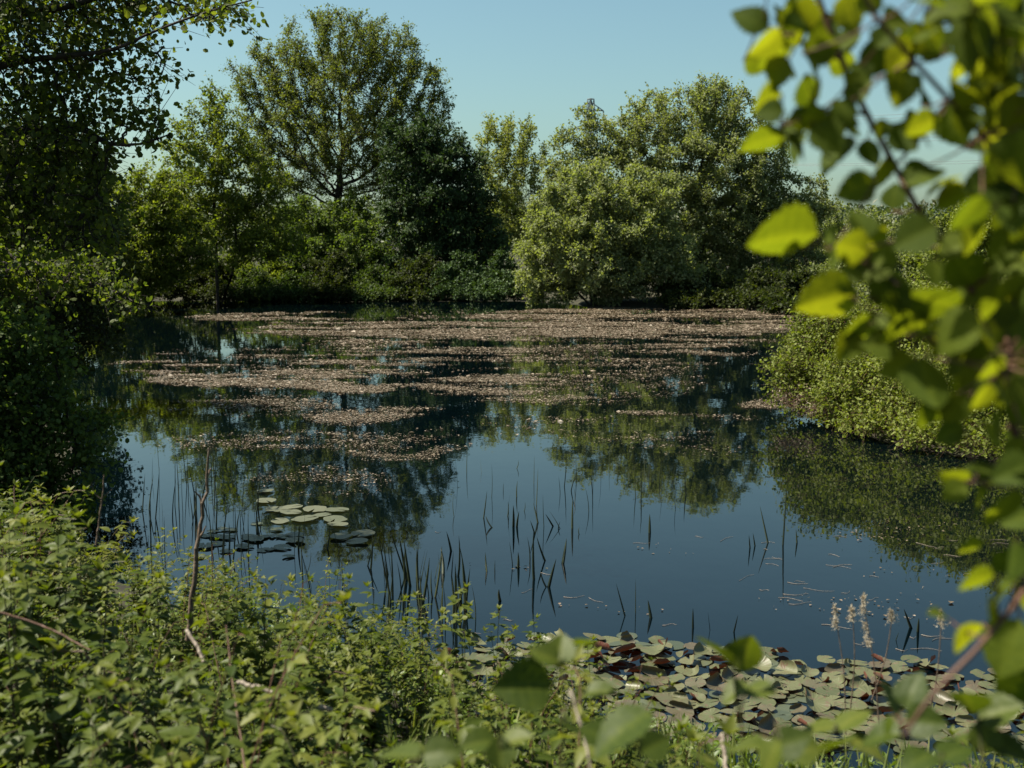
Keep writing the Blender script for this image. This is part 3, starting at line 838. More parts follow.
for k in range(420):                          # the lower layer of the mat, seen only through the gaps
    x, y = rng.uniform(-.9, 3.5), rng.uniform(4.9, 7.5)
    px, py = proj(np.array([x, y, 0])); px, py = px[0], py[0]
    if py < lily_top(px) + 5 or px > 1060 or px < 400 or py > 755 or sdist(np.array([x]), np.array([y]))[0] > -.02: continue
    V, Fs, tn, _ = flat_pads[rng.integers(12)]
    a = rng.random() * 6.28
    Rz = np.array([[math.cos(a), math.sin(a), 0], [-math.sin(a), math.cos(a), 0], [0, 0, 1.]])
    mv.append((V * np.array([1, 1, .3])) @ Rz * rng.uniform(.05, .085) + np.array([x, y, .002 + .004 * rng.random()]))
    m3.append(Fs[0] + mn); m4.append(Fs[1] + mn); mt.append((len(Fs[0]), len(Fs[1]), rng.random())); mn += len(V)
tn = np.concatenate([np.full(a, t) for a, b_, t in mt] + [np.full(b_, t) for a, b_, t in mt])
tag(mesh_obj('lily_mat', np.concatenate(mv), [np.concatenate(m3), np.concatenate(m4)], M['dark_pad'], attr=tn, smooth=True), 'dark lower layer of lily pads showing in the gaps of the near mat', 'lily pads', kind='stuff')
for px, py, wd in [(276, 510, 20), (291, 508, 21), (291, 513, 20), (315, 510, 24), (337, 511, 21), (305, 520, 26), (280, 522, 18), (335, 520, 24), (338, 526, 19), (363, 535, 22), (265, 492, 16), (266, 502, 20), (295, 542, 20), (341, 538, 22), (357, 543, 20), (322, 516, 18)]:
    p = G(px, py)
    put_pad(pale_pads[rng.integers(3)], p[0], p[1], .01 + .012 * rng.random(), wd * .56 / FPX * p[1], rng.random() * 6.3, (rng.normal() * .03, rng.normal() * .03), 'large pale grey-green lily pad in the loose cluster off the left reeds', 'pale lily pads off the left reeds')
for i in range(26):
    px, py = rng.uniform(190, 300), rng.uniform(520, 562)
    p = G(px, py)
    put_pad(dark_pads[rng.integers(3)], p[0], p[1], .008 + .01 * rng.random(), rng.uniform(.05, .085), rng.random() * 6.3, (rng.normal() * .03, rng.normal() * .03), 'small dark lily pad floating between the left reeds and the pale pads', 'dark lily pads beside the left reeds')

# ------------------------------------------------------------------ reeds
def reed(base, top, wid, label, group, bend=0.0):
    base, top = np.asarray(base, float), np.asarray(top, float)
    b1 = base - (top - base) * .25
    n = 7
    s = np.linspace(0, 1, n)[:, None]
    side = np.array([1., 0, 0]) * bend
    pts = b1 + (top - b1) * s + side * (s ** 2 - s)
    wds = wid * np.array([1, 1, .95, .85, .7, .45, .06])
    rot = rng.random() * 3.1
    u = np.array([math.cos(rot), math.sin(rot), 0]); vv = np.array([-math.sin(rot), math.cos(rot), 0])
    ring = np.array([u, vv * .35, -u, -vv * .35])
    V = (pts[:, None] + wds[:, None, None] * ring[None]).reshape(-1, 3)
    F = []
    for i in range(n - 1):
        for j in range(4):
            F.append((i * 4 + j, i * 4 + (j + 1) % 4, i * 4 + 4 + (j + 1) % 4, i * 4 + 4 + j))
    o = mesh_obj('reed', V - base, F, M['reed'], attr=np.full(len(F), rng.random()), smooth=True, loc=base)
    tag(o, label, 'reed', group)
def reed_px(bx, by, tx, ty, wid, label, group, bend=0.0):
    p = G(bx, by)
    q = W(tx, ty, p[1] + rng.normal() * .06)
    reed(p, q, wid, label, group, bend)
g1 = 'reeds standing in the open water at the centre'
for u0, v0, u1, v1 in [(270, 295, 235, 235), (375, 290, 375, 180), (395, 290, 405, 210), (500, 270, 478, 168), (533, 290, 527, 125), (578, 288, 540, 225), (612, 300, 560, 210), (485, 330, 462, 258), (370, 490, 355, 365),
                       (400, 500, 400, 420), (455, 480, 447, 345), (540, 465, 495, 340), (558, 600, 595, 455), (628, 480, 648, 350), (678, 300, 680, 140), (55, 415, 33, 315), (240, 520, 232, 420), (282, 530, 282, 460),
                       (310, 670, 302, 610), (550, 600, 515, 510), (12, 530, 5, 400), (484, 560, 480, 300), (608, 300, 616, 262), (716, 330, 714, 290)]:
    reed_px(440 + u0 / 5.12, 470 + v0 / 5.12, 440 + u1 / 5.12, 470 + v1 / 5.12, rng.uniform(.009, .014), 'dark upright reed among the scattered stand in the open centre water', g1, rng.normal() * .03)
for (bx, by, tx, ty, wd, lab) in [(783, 545, 787, 483, .014, 'tallest dark reed blade in the open water left of the spilling bush'), (768, 543, 760, 506, .011, 'leaning reed just left of the tallest blade in open water'),
                                  (797, 543, 796, 529, .008, 'shortest stub of reed just right of the tallest blade in open water'), (750, 548, 749, 535, .006, 'thin short reed standing farthest left in the group round the tallest blade'),
                                  (755, 546, 753, 533, .006, 'faint thin reed between the leaning reed and the thin short reed'), (649.7, 533, 649.7, 514, .012, 'lone thick reed stub in the middle of the clear water'),
                                  (625, 616, 616, 583, .010, 'leaning reed just above the near lily pads, left of two upright ones'), (635.6, 613, 635.6, 579, .009, 'straight upright reed just above the near lily pads'),
                                  (651, 618, 648, 600, .011, 'short thick reed above the near lily pads, right of the straight one'), (693, 628, 693, 608, .010, 'reed pair stub rising from the lily pad edge'),
                                  (911, 628, 904, 609, .012, 'leaning reed behind the grass plumes'), (918, 632, 919, 618, .011, 'upright reed behind the grass plumes'), (896, 640, 899, 632, .008, 'low reed stub behind the grass plumes'),
                                  (710, 630, 708, 612, .006, 'thin reed right of the reed pair stub'), (734, 632, 738, 615, .005, 'thin bent stem near the lily pad edge')]:
    reed_px(bx, by, tx, ty, wd, lab, 'single reeds of the clear water')
def reed_set(n, x0, x1, y0, y1, h0, h1, wd, label, group, lean=5):
    for i in range(n):
        bx, by = rng.uniform(x0, x1), rng.uniform(y0, y1)
        h = rng.uniform(h0, h1)
        reed_px(bx, by, bx + rng.normal() * lean, by - h, wd * rng.uniform(.7, 1.3), label, group, rng.normal() * .03)
reed_set(52, 140, 262, 470, 565, 22, 62, .007, 'thin dark reed in the dense stand beside the left shrub', 'reeds beside the left shrub', 3)
reed_set(42, 385, 475, 575, 622, 25, 52, .009, 'dark reed in the fringe standing behind the near brambles', 'reeds behind the near brambles', 5)
reed_set(34, 440, 690, 468, 520, 8, 38, .005, 'faint thin reed far out in the clear centre water', 'thin reeds far out in the water', 2)
reed_set(16, 290, 390, 545, 600, 20, 45, .007, 'thin reed between the pale lily pads and the near brambles', 'reeds between the pale pads and the brambles', 5)

# ------------------------------------------------------------------ near bank: bramble thicket
def bramble_proto(seed, n_shoot, h, leaf_len, spread, droop=.25):
    """one leafy plant at the origin -> (stem mesh data, leaf mesh data)"""
    r = np.random.default_rng(seed)
    mb = MB()
    LP, LD, LN, LS, LT = [], [], [], [], []
    for s in range(n_shoot):
        a = r.random() * 2 * math.pi
        out_ = spread * math.sqrt(r.random())
        hh = h * r.uniform(.55, 1.0)
        tip = np.array([math.cos(a) * out_, math.sin(a) * out_, hh])
        mid = tip * np.array([.4, .4, .62]) + r.normal(size=3) * .03
        line = smooth_line([np.array([math.cos(a), math.sin(a), 0]) * .010, mid, tip, tip + np.array([math.cos(a) * .05, math.sin(a) * .05, -.01 * r.random()])], 16)
        V, F = polyline_tube(line, .0035, .0012, 4)
        mb.add(V, F)
        stn = int(r.integers(8, 12))
        a0 = r.random() * 6
        tone = np.clip(r.normal() * .16 + .42, .05, .9)
        for j in range(stn):
            u = .22 + .78 * (j + .5) / stn
            i = u * 15
            p = line[int(i)] + (line[min(int(i) + 1, 15)] - line[int(i)]) * (i % 1)
            tan = norm(line[min(int(i) + 1, 15)] - line[max(int(i) - 1, 0)])
            a0 += 1.57 + r.normal() * .2
            size = leaf_len * (1 - .62 * max(0, u - .72) / .28) * r.uniform(.75, 1.2)
            for sgn in (0, math.pi):
                d = np.array([math.cos(a0 + sgn), math.sin(a0 + sgn), 0])
                d = norm(d + tan * (.25 + .8 * max(0, u - .7)) + np.array([0, 0, -droop]) + r.normal(size=3) * .18)
                petiole = size * .35
                q = p + d * petiole
                k = 3 if r.random() < .55 else 1
                up = norm(np.array([0, 0, 1.]) + tan * .3 + r.normal(size=3) * .28)
                lat = np.cross(up, d)
                for m in range(k):
                    dd = d if m == 0 else norm(d * .45 + lat * (1 if m == 1 else -1))
                    LP.append(q if m == 0 else q - d * petiole * .15); LD.append(dd); LN.append(up + r.normal(size=3) * .15)
                    LS.append(size * (1 if m == 0 else .78)); LT.append(np.clip(tone + r.normal() * .13 + .25 * max(0, u - .8) / .2, 0, 1))
        for m in range(4):                              # young leaves at the tip
            d = norm(np.array([math.cos(m * 1.57 + a0), math.sin(m * 1.57 + a0), 1.0 + r.random()]))
            LP.append(line[-1]); LD.append(d); LN.append(np.array([0, 0, 1.]) + r.normal(size=3) * .3); LS.append(leaf_len * .5); LT.append(np.clip(tone + .3, 0, 1))
    lv = leaves(np.array(LP), np.array(LD), np.array(LN), np.array(LS), 'ovate', np.array(LT))
    return mb, lv
G_BR = 'brambles on the near bank'
LAB_BR = 'leafy green bramble in the thicket covering the near bank'
protos = []
def first_bramble(seed, n_shoot, h, ll, spread):
    mb, lv = bramble_proto(seed, n_shoot, h, ll, spread)
    root = empty('bramble', (0, 0, 0))
    tag(root, LAB_BR, 'bramble', G_BR)
    mb.build('stem', M['brown_stem' if seed % 3 == 0 else 'green_stem'], root)
    mesh_obj('leaves', lv[0], lv[1], M['bramble'], root, attr=lv[2], smooth=True)
    return root
for s, (ns, ll) in enumerate([(13, .080), (14, .070), (12, .090), (15, .066), (13, .076), (14, .068), (12, .084), (15, .060)]):
    protos.append(first_bramble(200 + s, ns, 1.0, ll, .36))
def top_line(px):
    return np.interp(px, [-200, 0, 50, 95, 140, 200, 260, 330, 400, 470, 540, 600, 650, 700, 780, 860, 940, 1040, 1200], [410, 440, 450, 490, 514, 532, 548, 560, 572, 592, 628, 655, 690, 722, 745, 748, 742, 735, 730])
cells = []
for Yv in np.arange(1.7, 6.9, .34):
    wdt = Yv * .56
    for xv in np.arange(-wdt - .3, wdt + .3, .36):
        cells.append((xv + rng.normal() * .08, Yv + rng.normal() * .08))
used = 0
for (x, y) in cells:
    px, py = proj(np.array([x, y, 1.0])); px = px[0]
    zg = float(ground_z(x, y))
    if sdist(np.array([x]), np.array([y]))[0] < -.25: continue
    zg = max(zg, 0)
    zt = W(px, top_line(px) + rng.uniform(2, 40), y)[2]
    h = zt - zg
    if h < .14: continue
    h = min(h, rng.uniform(.75, 1.15)) * (1 if rng.random() < .42 else rng.uniform(.35, .85))
    sc = (rng.uniform(.9, 1.15), rng.uniform(.9, 1.15), h)
    # keep leaves their size: squash only moderately by choosing the plant scale from its height
    s = np.clip(h, .45, 1.1)
    k = rng.integers(len(protos))
    loc = (x, y, zg - .03 - max(0, s - h))
    rot = (rng.normal() * .06, rng.normal() * .06, rng.random() * 6.3)
    if used < len(protos) and protos[used].get('set') is None:
        o = protos[used]
        o.location = loc; o.rotation_euler = rot
        o.scale = (s, s, s)
    else:
        o = dup(protos[k], loc, rot, s)
    used += 1
tall = bramble_proto(300, 3, 1.0, .075, .10)
tall_root = None
for (px, py, Yv) in [(22, 462, 3.4), (52, 464, 3.6), (5, 468, 3.2), (95, 500, 3.8), (160, 520, 4.0), (228, 542, 4.2), (262, 540, 4.3), (345, 548, 4.6), (372, 566, 4.5), (418, 572, 4.8), (466, 556, 4.9), (500, 590, 4.8), (548, 600, 4.9), (590, 618, 4.6),
                     (300, 590, 3.6), (120, 560, 3.0), (190, 610, 2.9), (340, 640, 3.0), (440, 640, 3.4), (520, 655, 3.2), (60, 600, 2.6), (270, 690, 2.4), (390, 700, 2.6), (150, 700, 2.2), (455, 715, 2.6), (640, 700, 3.6)]:
    tp = W(px, py, Yv)
    zg = max(float(ground_z(tp[0], tp[1])), 0) - .03
    sc = (tp[2] - zg) / 1.0
    loc, rot = (tp[0], tp[1], zg), (rng.normal() * .05, rng.normal() * .05, rng.random() * 6.3)
    wsc = float(np.clip(sc, .7, 1.1))
    if tall_root is None:
        tall_root = empty('bramble', loc)
        tag(tall_root, 'taller bramble shoot rising clear of the thicket on the near bank', 'bramble', 'tall bramble shoots')
        tall[0].build('stem', M['green_stem'], tall_root)
        mesh_obj('leaves', tall[1][0], tall[1][1], M['bramble'], tall_root, attr=tall[1][2], smooth=True)
        tall_root.rotation_euler = rot
        tall_root.scale = (wsc, wsc, sc)
    else:
        dup(tall_root, loc, rot, (wsc, wsc, sc))
print('brambles', used)

# low leafy cover between the brambles
n = 26000
x = rng.uniform(-4.2, 4.2, n); y = rng.uniform(1.6, 6.6, n)
d = sdist(x, y)
ok = (d > -.12) & (np.abs(x) < y * .56 + .3)
x, y = x[ok], y[ok]
zg = np.maximum(ground_z(x, y), 0)
hgt = .04 + .22 * rng.random(len(x)) * np.clip(fbm(x * 2, y * 2, 55) * 1.6, .2, 1)
P = np.stack([x, y, zg + hgt], 1)
D = norm(rng.normal(size=P.shape) + np.array([0, 0, .2]))
v, f, a = leaves(P, D, rand_dirs(len(P), 1.3), .018 + .026 * rng.random(len(P)), 'ovate', np.clip(.5 + .25 * rng.normal(size=len(P)), 0, 1))
tag(mesh_obj('ground_cover', v, f, M['cover'], attr=a, smooth=True), 'low bright green leafy cover under the brambles of the near bank', 'ground cover', kind='stuff')
n = 5000
x = rng.uniform(-3.6, 3.6, n); y = rng.uniform(2.2, 5.6, n)
ok = sdist(x, y) > 0
x, y = x[ok], y[ok]
P = np.stack([x, y, ground_z(x, y)], 1)
D = norm(np.array([0, 0, 1.]) + rng.normal(size=P.shape) * .35)
v, f, a = leaves(P, D, rand_dirs(len(P)), .12 + .22 * rng.random(len(P)), 'narrow', np.clip(.6 + .3 * rng.normal(size=len(P)), 0, 1))
v = v.reshape(-1, 4, 3); ctr = v[:, [0, 2]].mean(1, keepdims=True); v[:, [1, 3]] = ctr + (v[:, [1, 3]] - ctr) * .16
tag(mesh_obj('grass', v.reshape(-1, 3), f, M['grass'], attr=a), 'thin grass blades between the brambles of the near bank', 'grass', kind='stuff')

# ------------------------------------------------------------------ dead stalks and twigs
def stick(name, pts, r0, r1, mat, label, cat, side=None):
    base = np.asarray(pts[0], float)
    mb = MB()
    ln = smooth_line(pts, 18)
    ln[1:-1] += rng.normal(size=(16, 3)) * r0 * .22
    mb.add(*polyline_tube(ln, r0, r1, 7))
    if side:
        for i, off, L in side:
            p = ln[i]
            mb.add(*polyline_tube(smooth_line([p, p + np.asarray(off) * .5 + rng.normal(size=3) * .01, p + np.asarray(off)], 6), r0 * .5, r1 * .5, 5))
    o = mb.build(name, mat, base=base, smooth=True, loc=base)
    return tag(o, label, cat)
stick('dead_stalk', [W(188, 640, 4.6), W(196, 560, 4.6), W(204, 505, 4.62), W(209, 448, 4.6)], .014, .004, M['dead_stalk'], 'tall dead brown stalk standing up out of the brambles against the water', 'stalk',
      [(9, (.03, 0, .05), 0), (12, (-.03, 0, .05), 0), (14, (.02, 0, .04), 0)])
stick('dead_twig', [W(186, 630, 3.2), W(196, 645, 3.15), W(204, 662, 3.1)], .006, .005, M['dead_wood'], 'short pale bare twig lying steeply in the brambles', 'twig')
stick('dead_twig', [W(238, 683, 2.7), W(255, 687, 2.68), W(273, 692, 2.66)], .006, .005, M['dead_wood'], 'pale bare twig lying nearly level low in the brambles', 'twig')
stick('dead_twig', [W(320, 706, 2.7), W(332, 710, 2.7)], .006, .005, M['dead_wood'], 'stub of pale broken twig right of the level twig', 'twig')
stick('bramble_cane', [W(250, 800, 2.3), W(238, 720, 2.5), W(231, 670, 2.62), W(226, 625, 2.7)], .0025, .0018, M['brown_stem'], 'upright reddish brown cane standing in the brambles', 'cane')
stick('bramble_cane', [W(-10, 610, 2.8), W(40, 625, 2.8), W(90, 650, 2.75)], .0035, .002, M['brown_stem'], 'reddish cane arching through the brambles near the picture edge', 'cane')
stick('dead_twig', [W(96, 545, 4.4), W(102, 500, 4.4), W(104, 475, 4.4)], .005, .002, M['dead_stalk'], 'thin bare forked twig in front of the dark left shrub', 'twig', [(8, (.05, 0, .09), 0), (11, (-.04, 0, .07), 0)])
stick('dead_twig', [W(570, 690, 1.6), W(582, 730, 1.55), W(592, 775, 1.5)], .0022, .0018, M['dead_wood'], 'thin pale stem slanting down in front of the lily mat', 'twig')
stick('dead_twig', [W(722, 735, 2.2), W(727, 775, 2.1)], .0045, .004, M['dead_wood'], 'pale upright stub at the lower edge in front of the lily mat', 'twig')

# grass plumes
def plume(base, top, heads, label, lean=None):
    root = empty('plume_grass', base)
    tag(root, label, 'grass', 'dry grass plumes by the lily pads')
    base, top = np.asarray(base), np.asarray(top)
    mid = (base + top) / 2 + np.array([.012, 0, 0])
    ln = smooth_line([base, mid, top], 16)
    mb = MB(); mb.add(*polyline_tube(ln, .0024, .0012, 5))
    mb.build('stem', M['dead_stalk'], root, base)
    for (u, L) in heads:
        p = base + (top - base) * u
        n = 150
        t = rng.random(n)
        axd = norm(np.array([rng.normal() * .3, rng.normal() * .3, 1.]))
        P = p + axd * ((t - .5) * L)[:, None] + rng.normal(size=(n, 3)) * (.0065 * (1 - t) ** .7 * (.4 + vnoise(t * 9, t * 0, int(rng.integers(99)))) + .001)[:, None]
        D = norm(rng.normal(size=(n, 3)) + np.array([0, 0, .9]))
        v, f, a = leaves(P, D, rand_dirs(n), .006 + .008 * rng.random(n), 'narrow', rng.random(n))
        mesh_obj('seed_head', v - base, f, M['plume'], root, attr=a)
plume(W(846, 735, 3.5), W(834, 607, 3.55), [(.92, .075)], 'dry grass stem with one pale fluffy head, farthest from the hazel')
plume(W(880, 745, 3.4), W(862, 596, 3.45), [(.93, .07), (.74, .075)], 'tallest dry grass stem carrying two pale fluffy heads')
plume(W(850, 715, 3.6), W(852, 603, 3.6), [(.9, .05)], 'thin dry grass stem between the one-headed and two-headed stems')
plume(W(872, 700, 3.5), W(893, 610, 3.5), [(.93, .045)], 'slanting dry grass stem with a small tilted head')
plume(W(925, 735, 3.3), W(942, 610, 3.3), [(.93, .05)], 'dry grass stem with a tuft, beside the hazel leaves')

# ------------------------------------------------------------------ hazel shrub in front of the camera, right
SUNV = np.array(to_sun)
def hazel_leaf(r):
    """rounded, toothed, corrugated leaf: verts in (t, s, lift)"""
    nt, ns = 15, 5
    V, F = [], []
    bend, cup, tw = r.uniform(.05, .4), r.uniform(.05, .35), r.normal() * .15
    for i in range(nt):
        t = i / (nt - 1)
        wdt = .46 * (math.sin(math.pi * min(1, t * 1.02) ** .78)) ** .72 * (1 - .15 * t) if 0 < t < 1 else (.03 if t == 0 else 0)
        wdt *= 1 + (.10 if i % 2 else -.07)
        for j in range(-ns, ns + 1):
            s = j / ns
            vein = .016 * math.sin((t * 9 - abs(s) * 2.2) * 2 * math.pi) * (1 - abs(s) * .3) * (abs(s) ** .5)
            tt = t + .05 * abs(s) * (1 - t)
            V.append((tt, s * wdt, -bend * t * t + cup * abs(s) * wdt + vein + tw * s * wdt * t))
    m = 2 * ns + 1
    for i in range(nt - 1):
        for j in range(m - 1):
            a = i * m + j
            F.append((a, a + 1, a + m + 1, a + m))
    return np.array(V), np.array(F)
RIGHT, UP, FWD = np.array([1., 0, 0]), np.array([0, SP, CP]), np.array([0, CP, -SP])
hz = np.random.default_rng(91)
hz_mb, leaf_v, leaf_f, leaf_a, nv = MB(), [], [], [], 0
def add_hazel_leaf(p, ang, length, face=None, tone=None, twig_from=None):
    """p = leaf centre; ang = direction of its tip seen from the path; length metres"""
    global nv
    d = RIGHT * math.cos(ang) + UP * math.sin(ang) + FWD * hz.normal() * .35
    d = norm(d)
    if face is None and hz.random() < .33:          # this blade is turned so the sun shines through it
        face = FWD * .7 + SUNV * .7 + hz.normal(size=3) * .25
    nrm = -FWD * .55 + np.array([0, 0, 1.]) * .55 + hz.normal(size=3) * .42 if face is None else np.asarray(face, float)
    nrm = norm(nrm - d * (nrm @ d))
    bb = np.cross(nrm, d)
    V, F = hazel_leaf(hz)
    start = p - d * length * .5
    vv = start + length * (V[:, :1] * d + V[:, 1:2] * bb + V[:, 2:] * nrm)
    leaf_v.append(vv); leaf_f.append(F + nv); nv += len(V)
    t0 = np.clip(.5 + hz.normal() * .28 if tone is None else tone, 0, 1)
    fj = np.arange(len(F)) % 10; fi = np.arange(len(F)) // 10
    veins = .22 * ((fj == 4) | (fj == 5)) + .10 * (fi % 2) + hz.normal(size=len(F)) * .05
    leaf_a.append(np.clip(t0 + veins - .08, 0, 1))
    st = start - d * length * .22 if twig_from is None else twig_from
    hz_mb.add(*polyline_tube(smooth_line([st, (st + start) / 2 + np.array([0, 0, -.003]), start], 5), .0013, .0009, 5))
hb = np.array([.78, 1.15, .85])
stems = [
    ([hb, W(1110, 640, 1.2), W(1045, 520, 1.2), W(1012, 420, 1.2), W(985, 320, 1.2), W(950, 250, 1.2), W(915, 205, 1.2), W(888, 152, 1.2), W(852, 85, 1.2), W(812, -20, 1.2)], .0075, .003),
    ([hb + (.02, 0, .02), W(1150, 420, 1.15), W(1080, 240, 1.12), W(1010, 165, 1.1), W(948, 98, 1.08), W(880, 22, 1.05), W(850, -30, 1.05)], .006, .0022),
    ([W(1045, 520, 1.2), W(1030, 580, 1.08), W(985, 640, 1.02), W(935, 692, 1.0), W(905, 735, 1.0)], .0035, .002),
    ([W(1028, 468, 1.2), W(1010, 470, 1.15), W(965, 482, 1.13)], .003, .0015),
    ([W(985, 320, 1.2), W(930, 300, 1.18), W(875, 268, 1.15), W(815, 240, 1.12)], .0025, .0012),
    ([W(1000, 380, 1.2), W(950, 350, 1.18), W(900, 325, 1.16), W(850, 298, 1.14)], .0025, .0012),
    ([W(870, 115, 1.2), W(830, 110, 1.18), W(780, 125, 1.16)], .0022, .0012),
    ([W(842, 60, 1.2), W(800, 40, 1.18), W(755, 20, 1.16)], .0022, .0012),
    ([W(1052, 205, 1.115), W(1050, 110, 1.1), W(1020, 60, 1.08), W(960, 20, 1.05), W(930, -10, 1.05)], .003, .0015),
    ([W(985, 322, 1.2), W(1010, 345, 1.1), W(1000, 372, 1.0)], .003, .0015),
]
lines = []
for pts, r0, r1 in stems:
    ln = smooth_line(pts, 40)
    lines.append(ln)
    hz_mb.add(*polyline_tube(ln, r0, r1, 8))
R = math.radians
big = [(782, 236, 98, 178), (763, 138, 58, 185), (765, 100, 52, 200), (812, 100, 62, 250), (828, 296, 80, 185), (862, 330, 70, 200), (876, 262, 60, 190), (922, 124, 46, 215), (926, 385, 78, 265), (898, 62, 66, 230),
       (880, 178, 56, 250), (858, 188, 50, 210), (790, 28, 60, 200), (752, 18, 50, 150), (848, 14, 52, 280), (822, 48, 50, 20), (932, 42, 52, 140), (778, 72, 44, 240), (835, 150, 60, 220), (800, 12, 55, 110),
       (905, 330, 76, 200), (890, 295, 60, 20), (935, 300, 70, 160), (915, 235, 60, 200), (955, 330, 70, 215), (880, 345, 50, 190), (845, 110, 40, 300), (925, 175, 54, 30), (955, 125, 60, 300),
       (960, 60, 60, 200), (985, 35, 64, 240), (1005, 90, 70, 190), (1000, 20, 66, 100), (968, 95, 56, 170), (1015, 140, 64, 210), (985, 185, 62, 190), (1012, 215, 66, 240), (975, 285, 70, 200), (1005, 330, 84, 250),
       (985, 380, 80, 230), (1010, 290, 60, 170), (1015, 390, 76, 280), (960, 390, 50, 220), (955, 478, 42, 190), (978, 500, 48, 230), (985, 470, 50, 160), (1005, 510, 66, 250), (1015, 470, 60, 200), (975, 578, 52, 178),
       (970, 545, 36, 200), (1000, 590, 60, 220), (966, 634, 52, 230), (1008, 648, 84, 250), (990, 610, 44, 150), (1015, 560, 60, 270), (1018, 690, 70, 250), (950, 432, 40, 200), (900, 365, 50, 200), (850, 345, 46, 230)]
glow = {(782, 236), (765, 100), (828, 296), (862, 330), (922, 124), (975, 578), (905, 330), (932, 42), (785, 90)}
for px, py, L, ang in big:
    Yd = hz.uniform(1.0, 1.25) if px > 900 else hz.uniform(1.1, 1.2)
    p = W(px, py, Yd)
    # petiole reaches back to the nearest stem point when it is close
    best = min((np.linalg.norm(q - p), tuple(q)) for ln in lines for q in ln)
    d = RIGHT * math.cos(R(ang)) + UP * math.sin(R(ang))
    tw = np.array(best[1])
    add_hazel_leaf(p, R(ang) + hz.normal() * .12, L / FPX * Yd * .80, twig_from=tw, face=(FWD * .7 + SUNV * .75 + hz.normal(size=3) * .15) if (px, py) in glow else None)
for ln, cnt in zip(lines, [100, 90, 9, 12, 14, 14, 15, 16, 44, 24]):
    for k in range(cnt):
        q = ln[hz.integers(8, 40)]
        if proj(q)[1][0] > 440 and hz.random() < .7: continue
        ang = hz.random() * 6.28
        L = hz.uniform(.020, .043)
        off = (RIGHT * math.cos(ang) + UP * math.sin(ang)) * (L * .8) + FWD * hz.normal() * .05
        px = proj(q + off)[0][0]
        if px < 780 and L > .045: L *= .7
        add_hazel_leaf(q + off, ang, L, twig_from=q)
for k in range(60):                      # dense leafy side towards the edge of the shrub
    px, py = 1040 - abs(hz.normal()) * 48, hz.choice([hz.uniform(-10, 240), hz.uniform(200, 430), hz.uniform(-10, 420)])
    if px < 930: continue
    Yd = hz.uniform(1.0, 1.3)
    p = W(px, py, Yd)
    best = min((np.linalg.norm(q - p), tuple(q)) for ln in lines for q in ln)
    if best[0] > .13: continue
    v_ = p - np.array(best[1])
    add_hazel_leaf(p, math.atan2(v_ @ UP, v_ @ RIGHT), hz.uniform(.032, .056), twig_from=np.array(best[1]))
root = empty('hazel_shrub', hb)
tag(root, 'out-of-focus hazel shrub close to the camera with backlit yellow-green leaves', 'shrub')
hz_mb.build('stem', M['brown_stem'], root, hb, smooth=True)
mesh_obj('leaves', np.concatenate(leaf_v) - hb, np.concatenate(leaf_f), M['hazel'], root, attr=np.concatenate(leaf_a), smooth=True)

# young shoots close to the camera along the lower edge
shoots = [
    ('blurred young shoot with two broad leaves held level in front of the lily mat', [(560, 800, 1.25), (566, 735, 1.28), (562, 660, 1.3)], [(524, 686, 66, 175), (600, 690, 36, 20), (560, 650, 40, 80), (585, 640, 30, 40), (545, 655, 34, 150)]),
    ('blurred young shoot with one large leaf near the lower edge below the lily mat', [(640, 810, 1.15), (635, 760, 1.16), (628, 728, 1.17)], [(622, 724, 76, 195), (600, 735, 50, 160), (655, 745, 40, 20)]),
    ('blurred young shoot with a forked pair of leaves in front of the lily mat middle', [(742, 800, 1.35), (738, 720, 1.36), (733, 668, 1.37)], [(716, 648, 50, 130), (745, 652, 46, 75), (735, 690, 34, 200), (760, 690, 36, 10)]),
    ('blurred young shoot with several leaves under the grass plumes', [(850, 810, 1.3), (842, 760, 1.32), (836, 725, 1.33)], [(815, 728, 50, 185), (850, 718, 44, 40), (835, 745, 52, 220), (866, 745, 46, 350), (800, 748, 44, 170)]),
    ('blurred young shoot with upright leaves left of the hazel base', [(905, 810, 1.25), (903, 755, 1.27), (900, 712, 1.28)], [(890, 698, 46, 110), (912, 690, 44, 70), (925, 722, 44, 10), (880, 735, 46, 190)]),
    ('blurred young shoot with a cluster of leaves at the lower corner under the hazel', [(985, 810, 1.2), (982, 765, 1.2), (978, 715, 1.22)], [(968, 700, 50, 120), (1000, 712, 52, 30), (960, 740, 50, 190), (1008, 748, 50, 350), (985, 735, 40, 80)]),
    ('blurred young shoot with a single leaf at the lower edge below the brambles', [(420, 810, 1.15), (418, 775, 1.16), (412, 760, 1.16)], [(398, 756, 56, 185), (440, 752, 44, 20)]),
    ('blurred young shoot with small leaves at the lower edge between the two broad-leaved shoots', [(500, 815, 1.2), (500, 770, 1.2), (496, 745, 1.22)], [(480, 742, 44, 170), (515, 740, 40, 30), (500, 752, 36, 90)]),
    ('blurred young shoot with pale leaves below the forked pair', [(775, 815, 1.15), (772, 770, 1.16), (770, 745, 1.17)], [(752, 745, 46, 170), (790, 742, 44, 30), (770, 758, 46, 240)]),
    ('blurred young shoot at the lower edge right of the upright-leaved shoot', [(940, 815, 1.15), (940, 780, 1.16), (938, 755, 1.17)], [(920, 756, 46, 175), (955, 752, 44, 20)]),
]
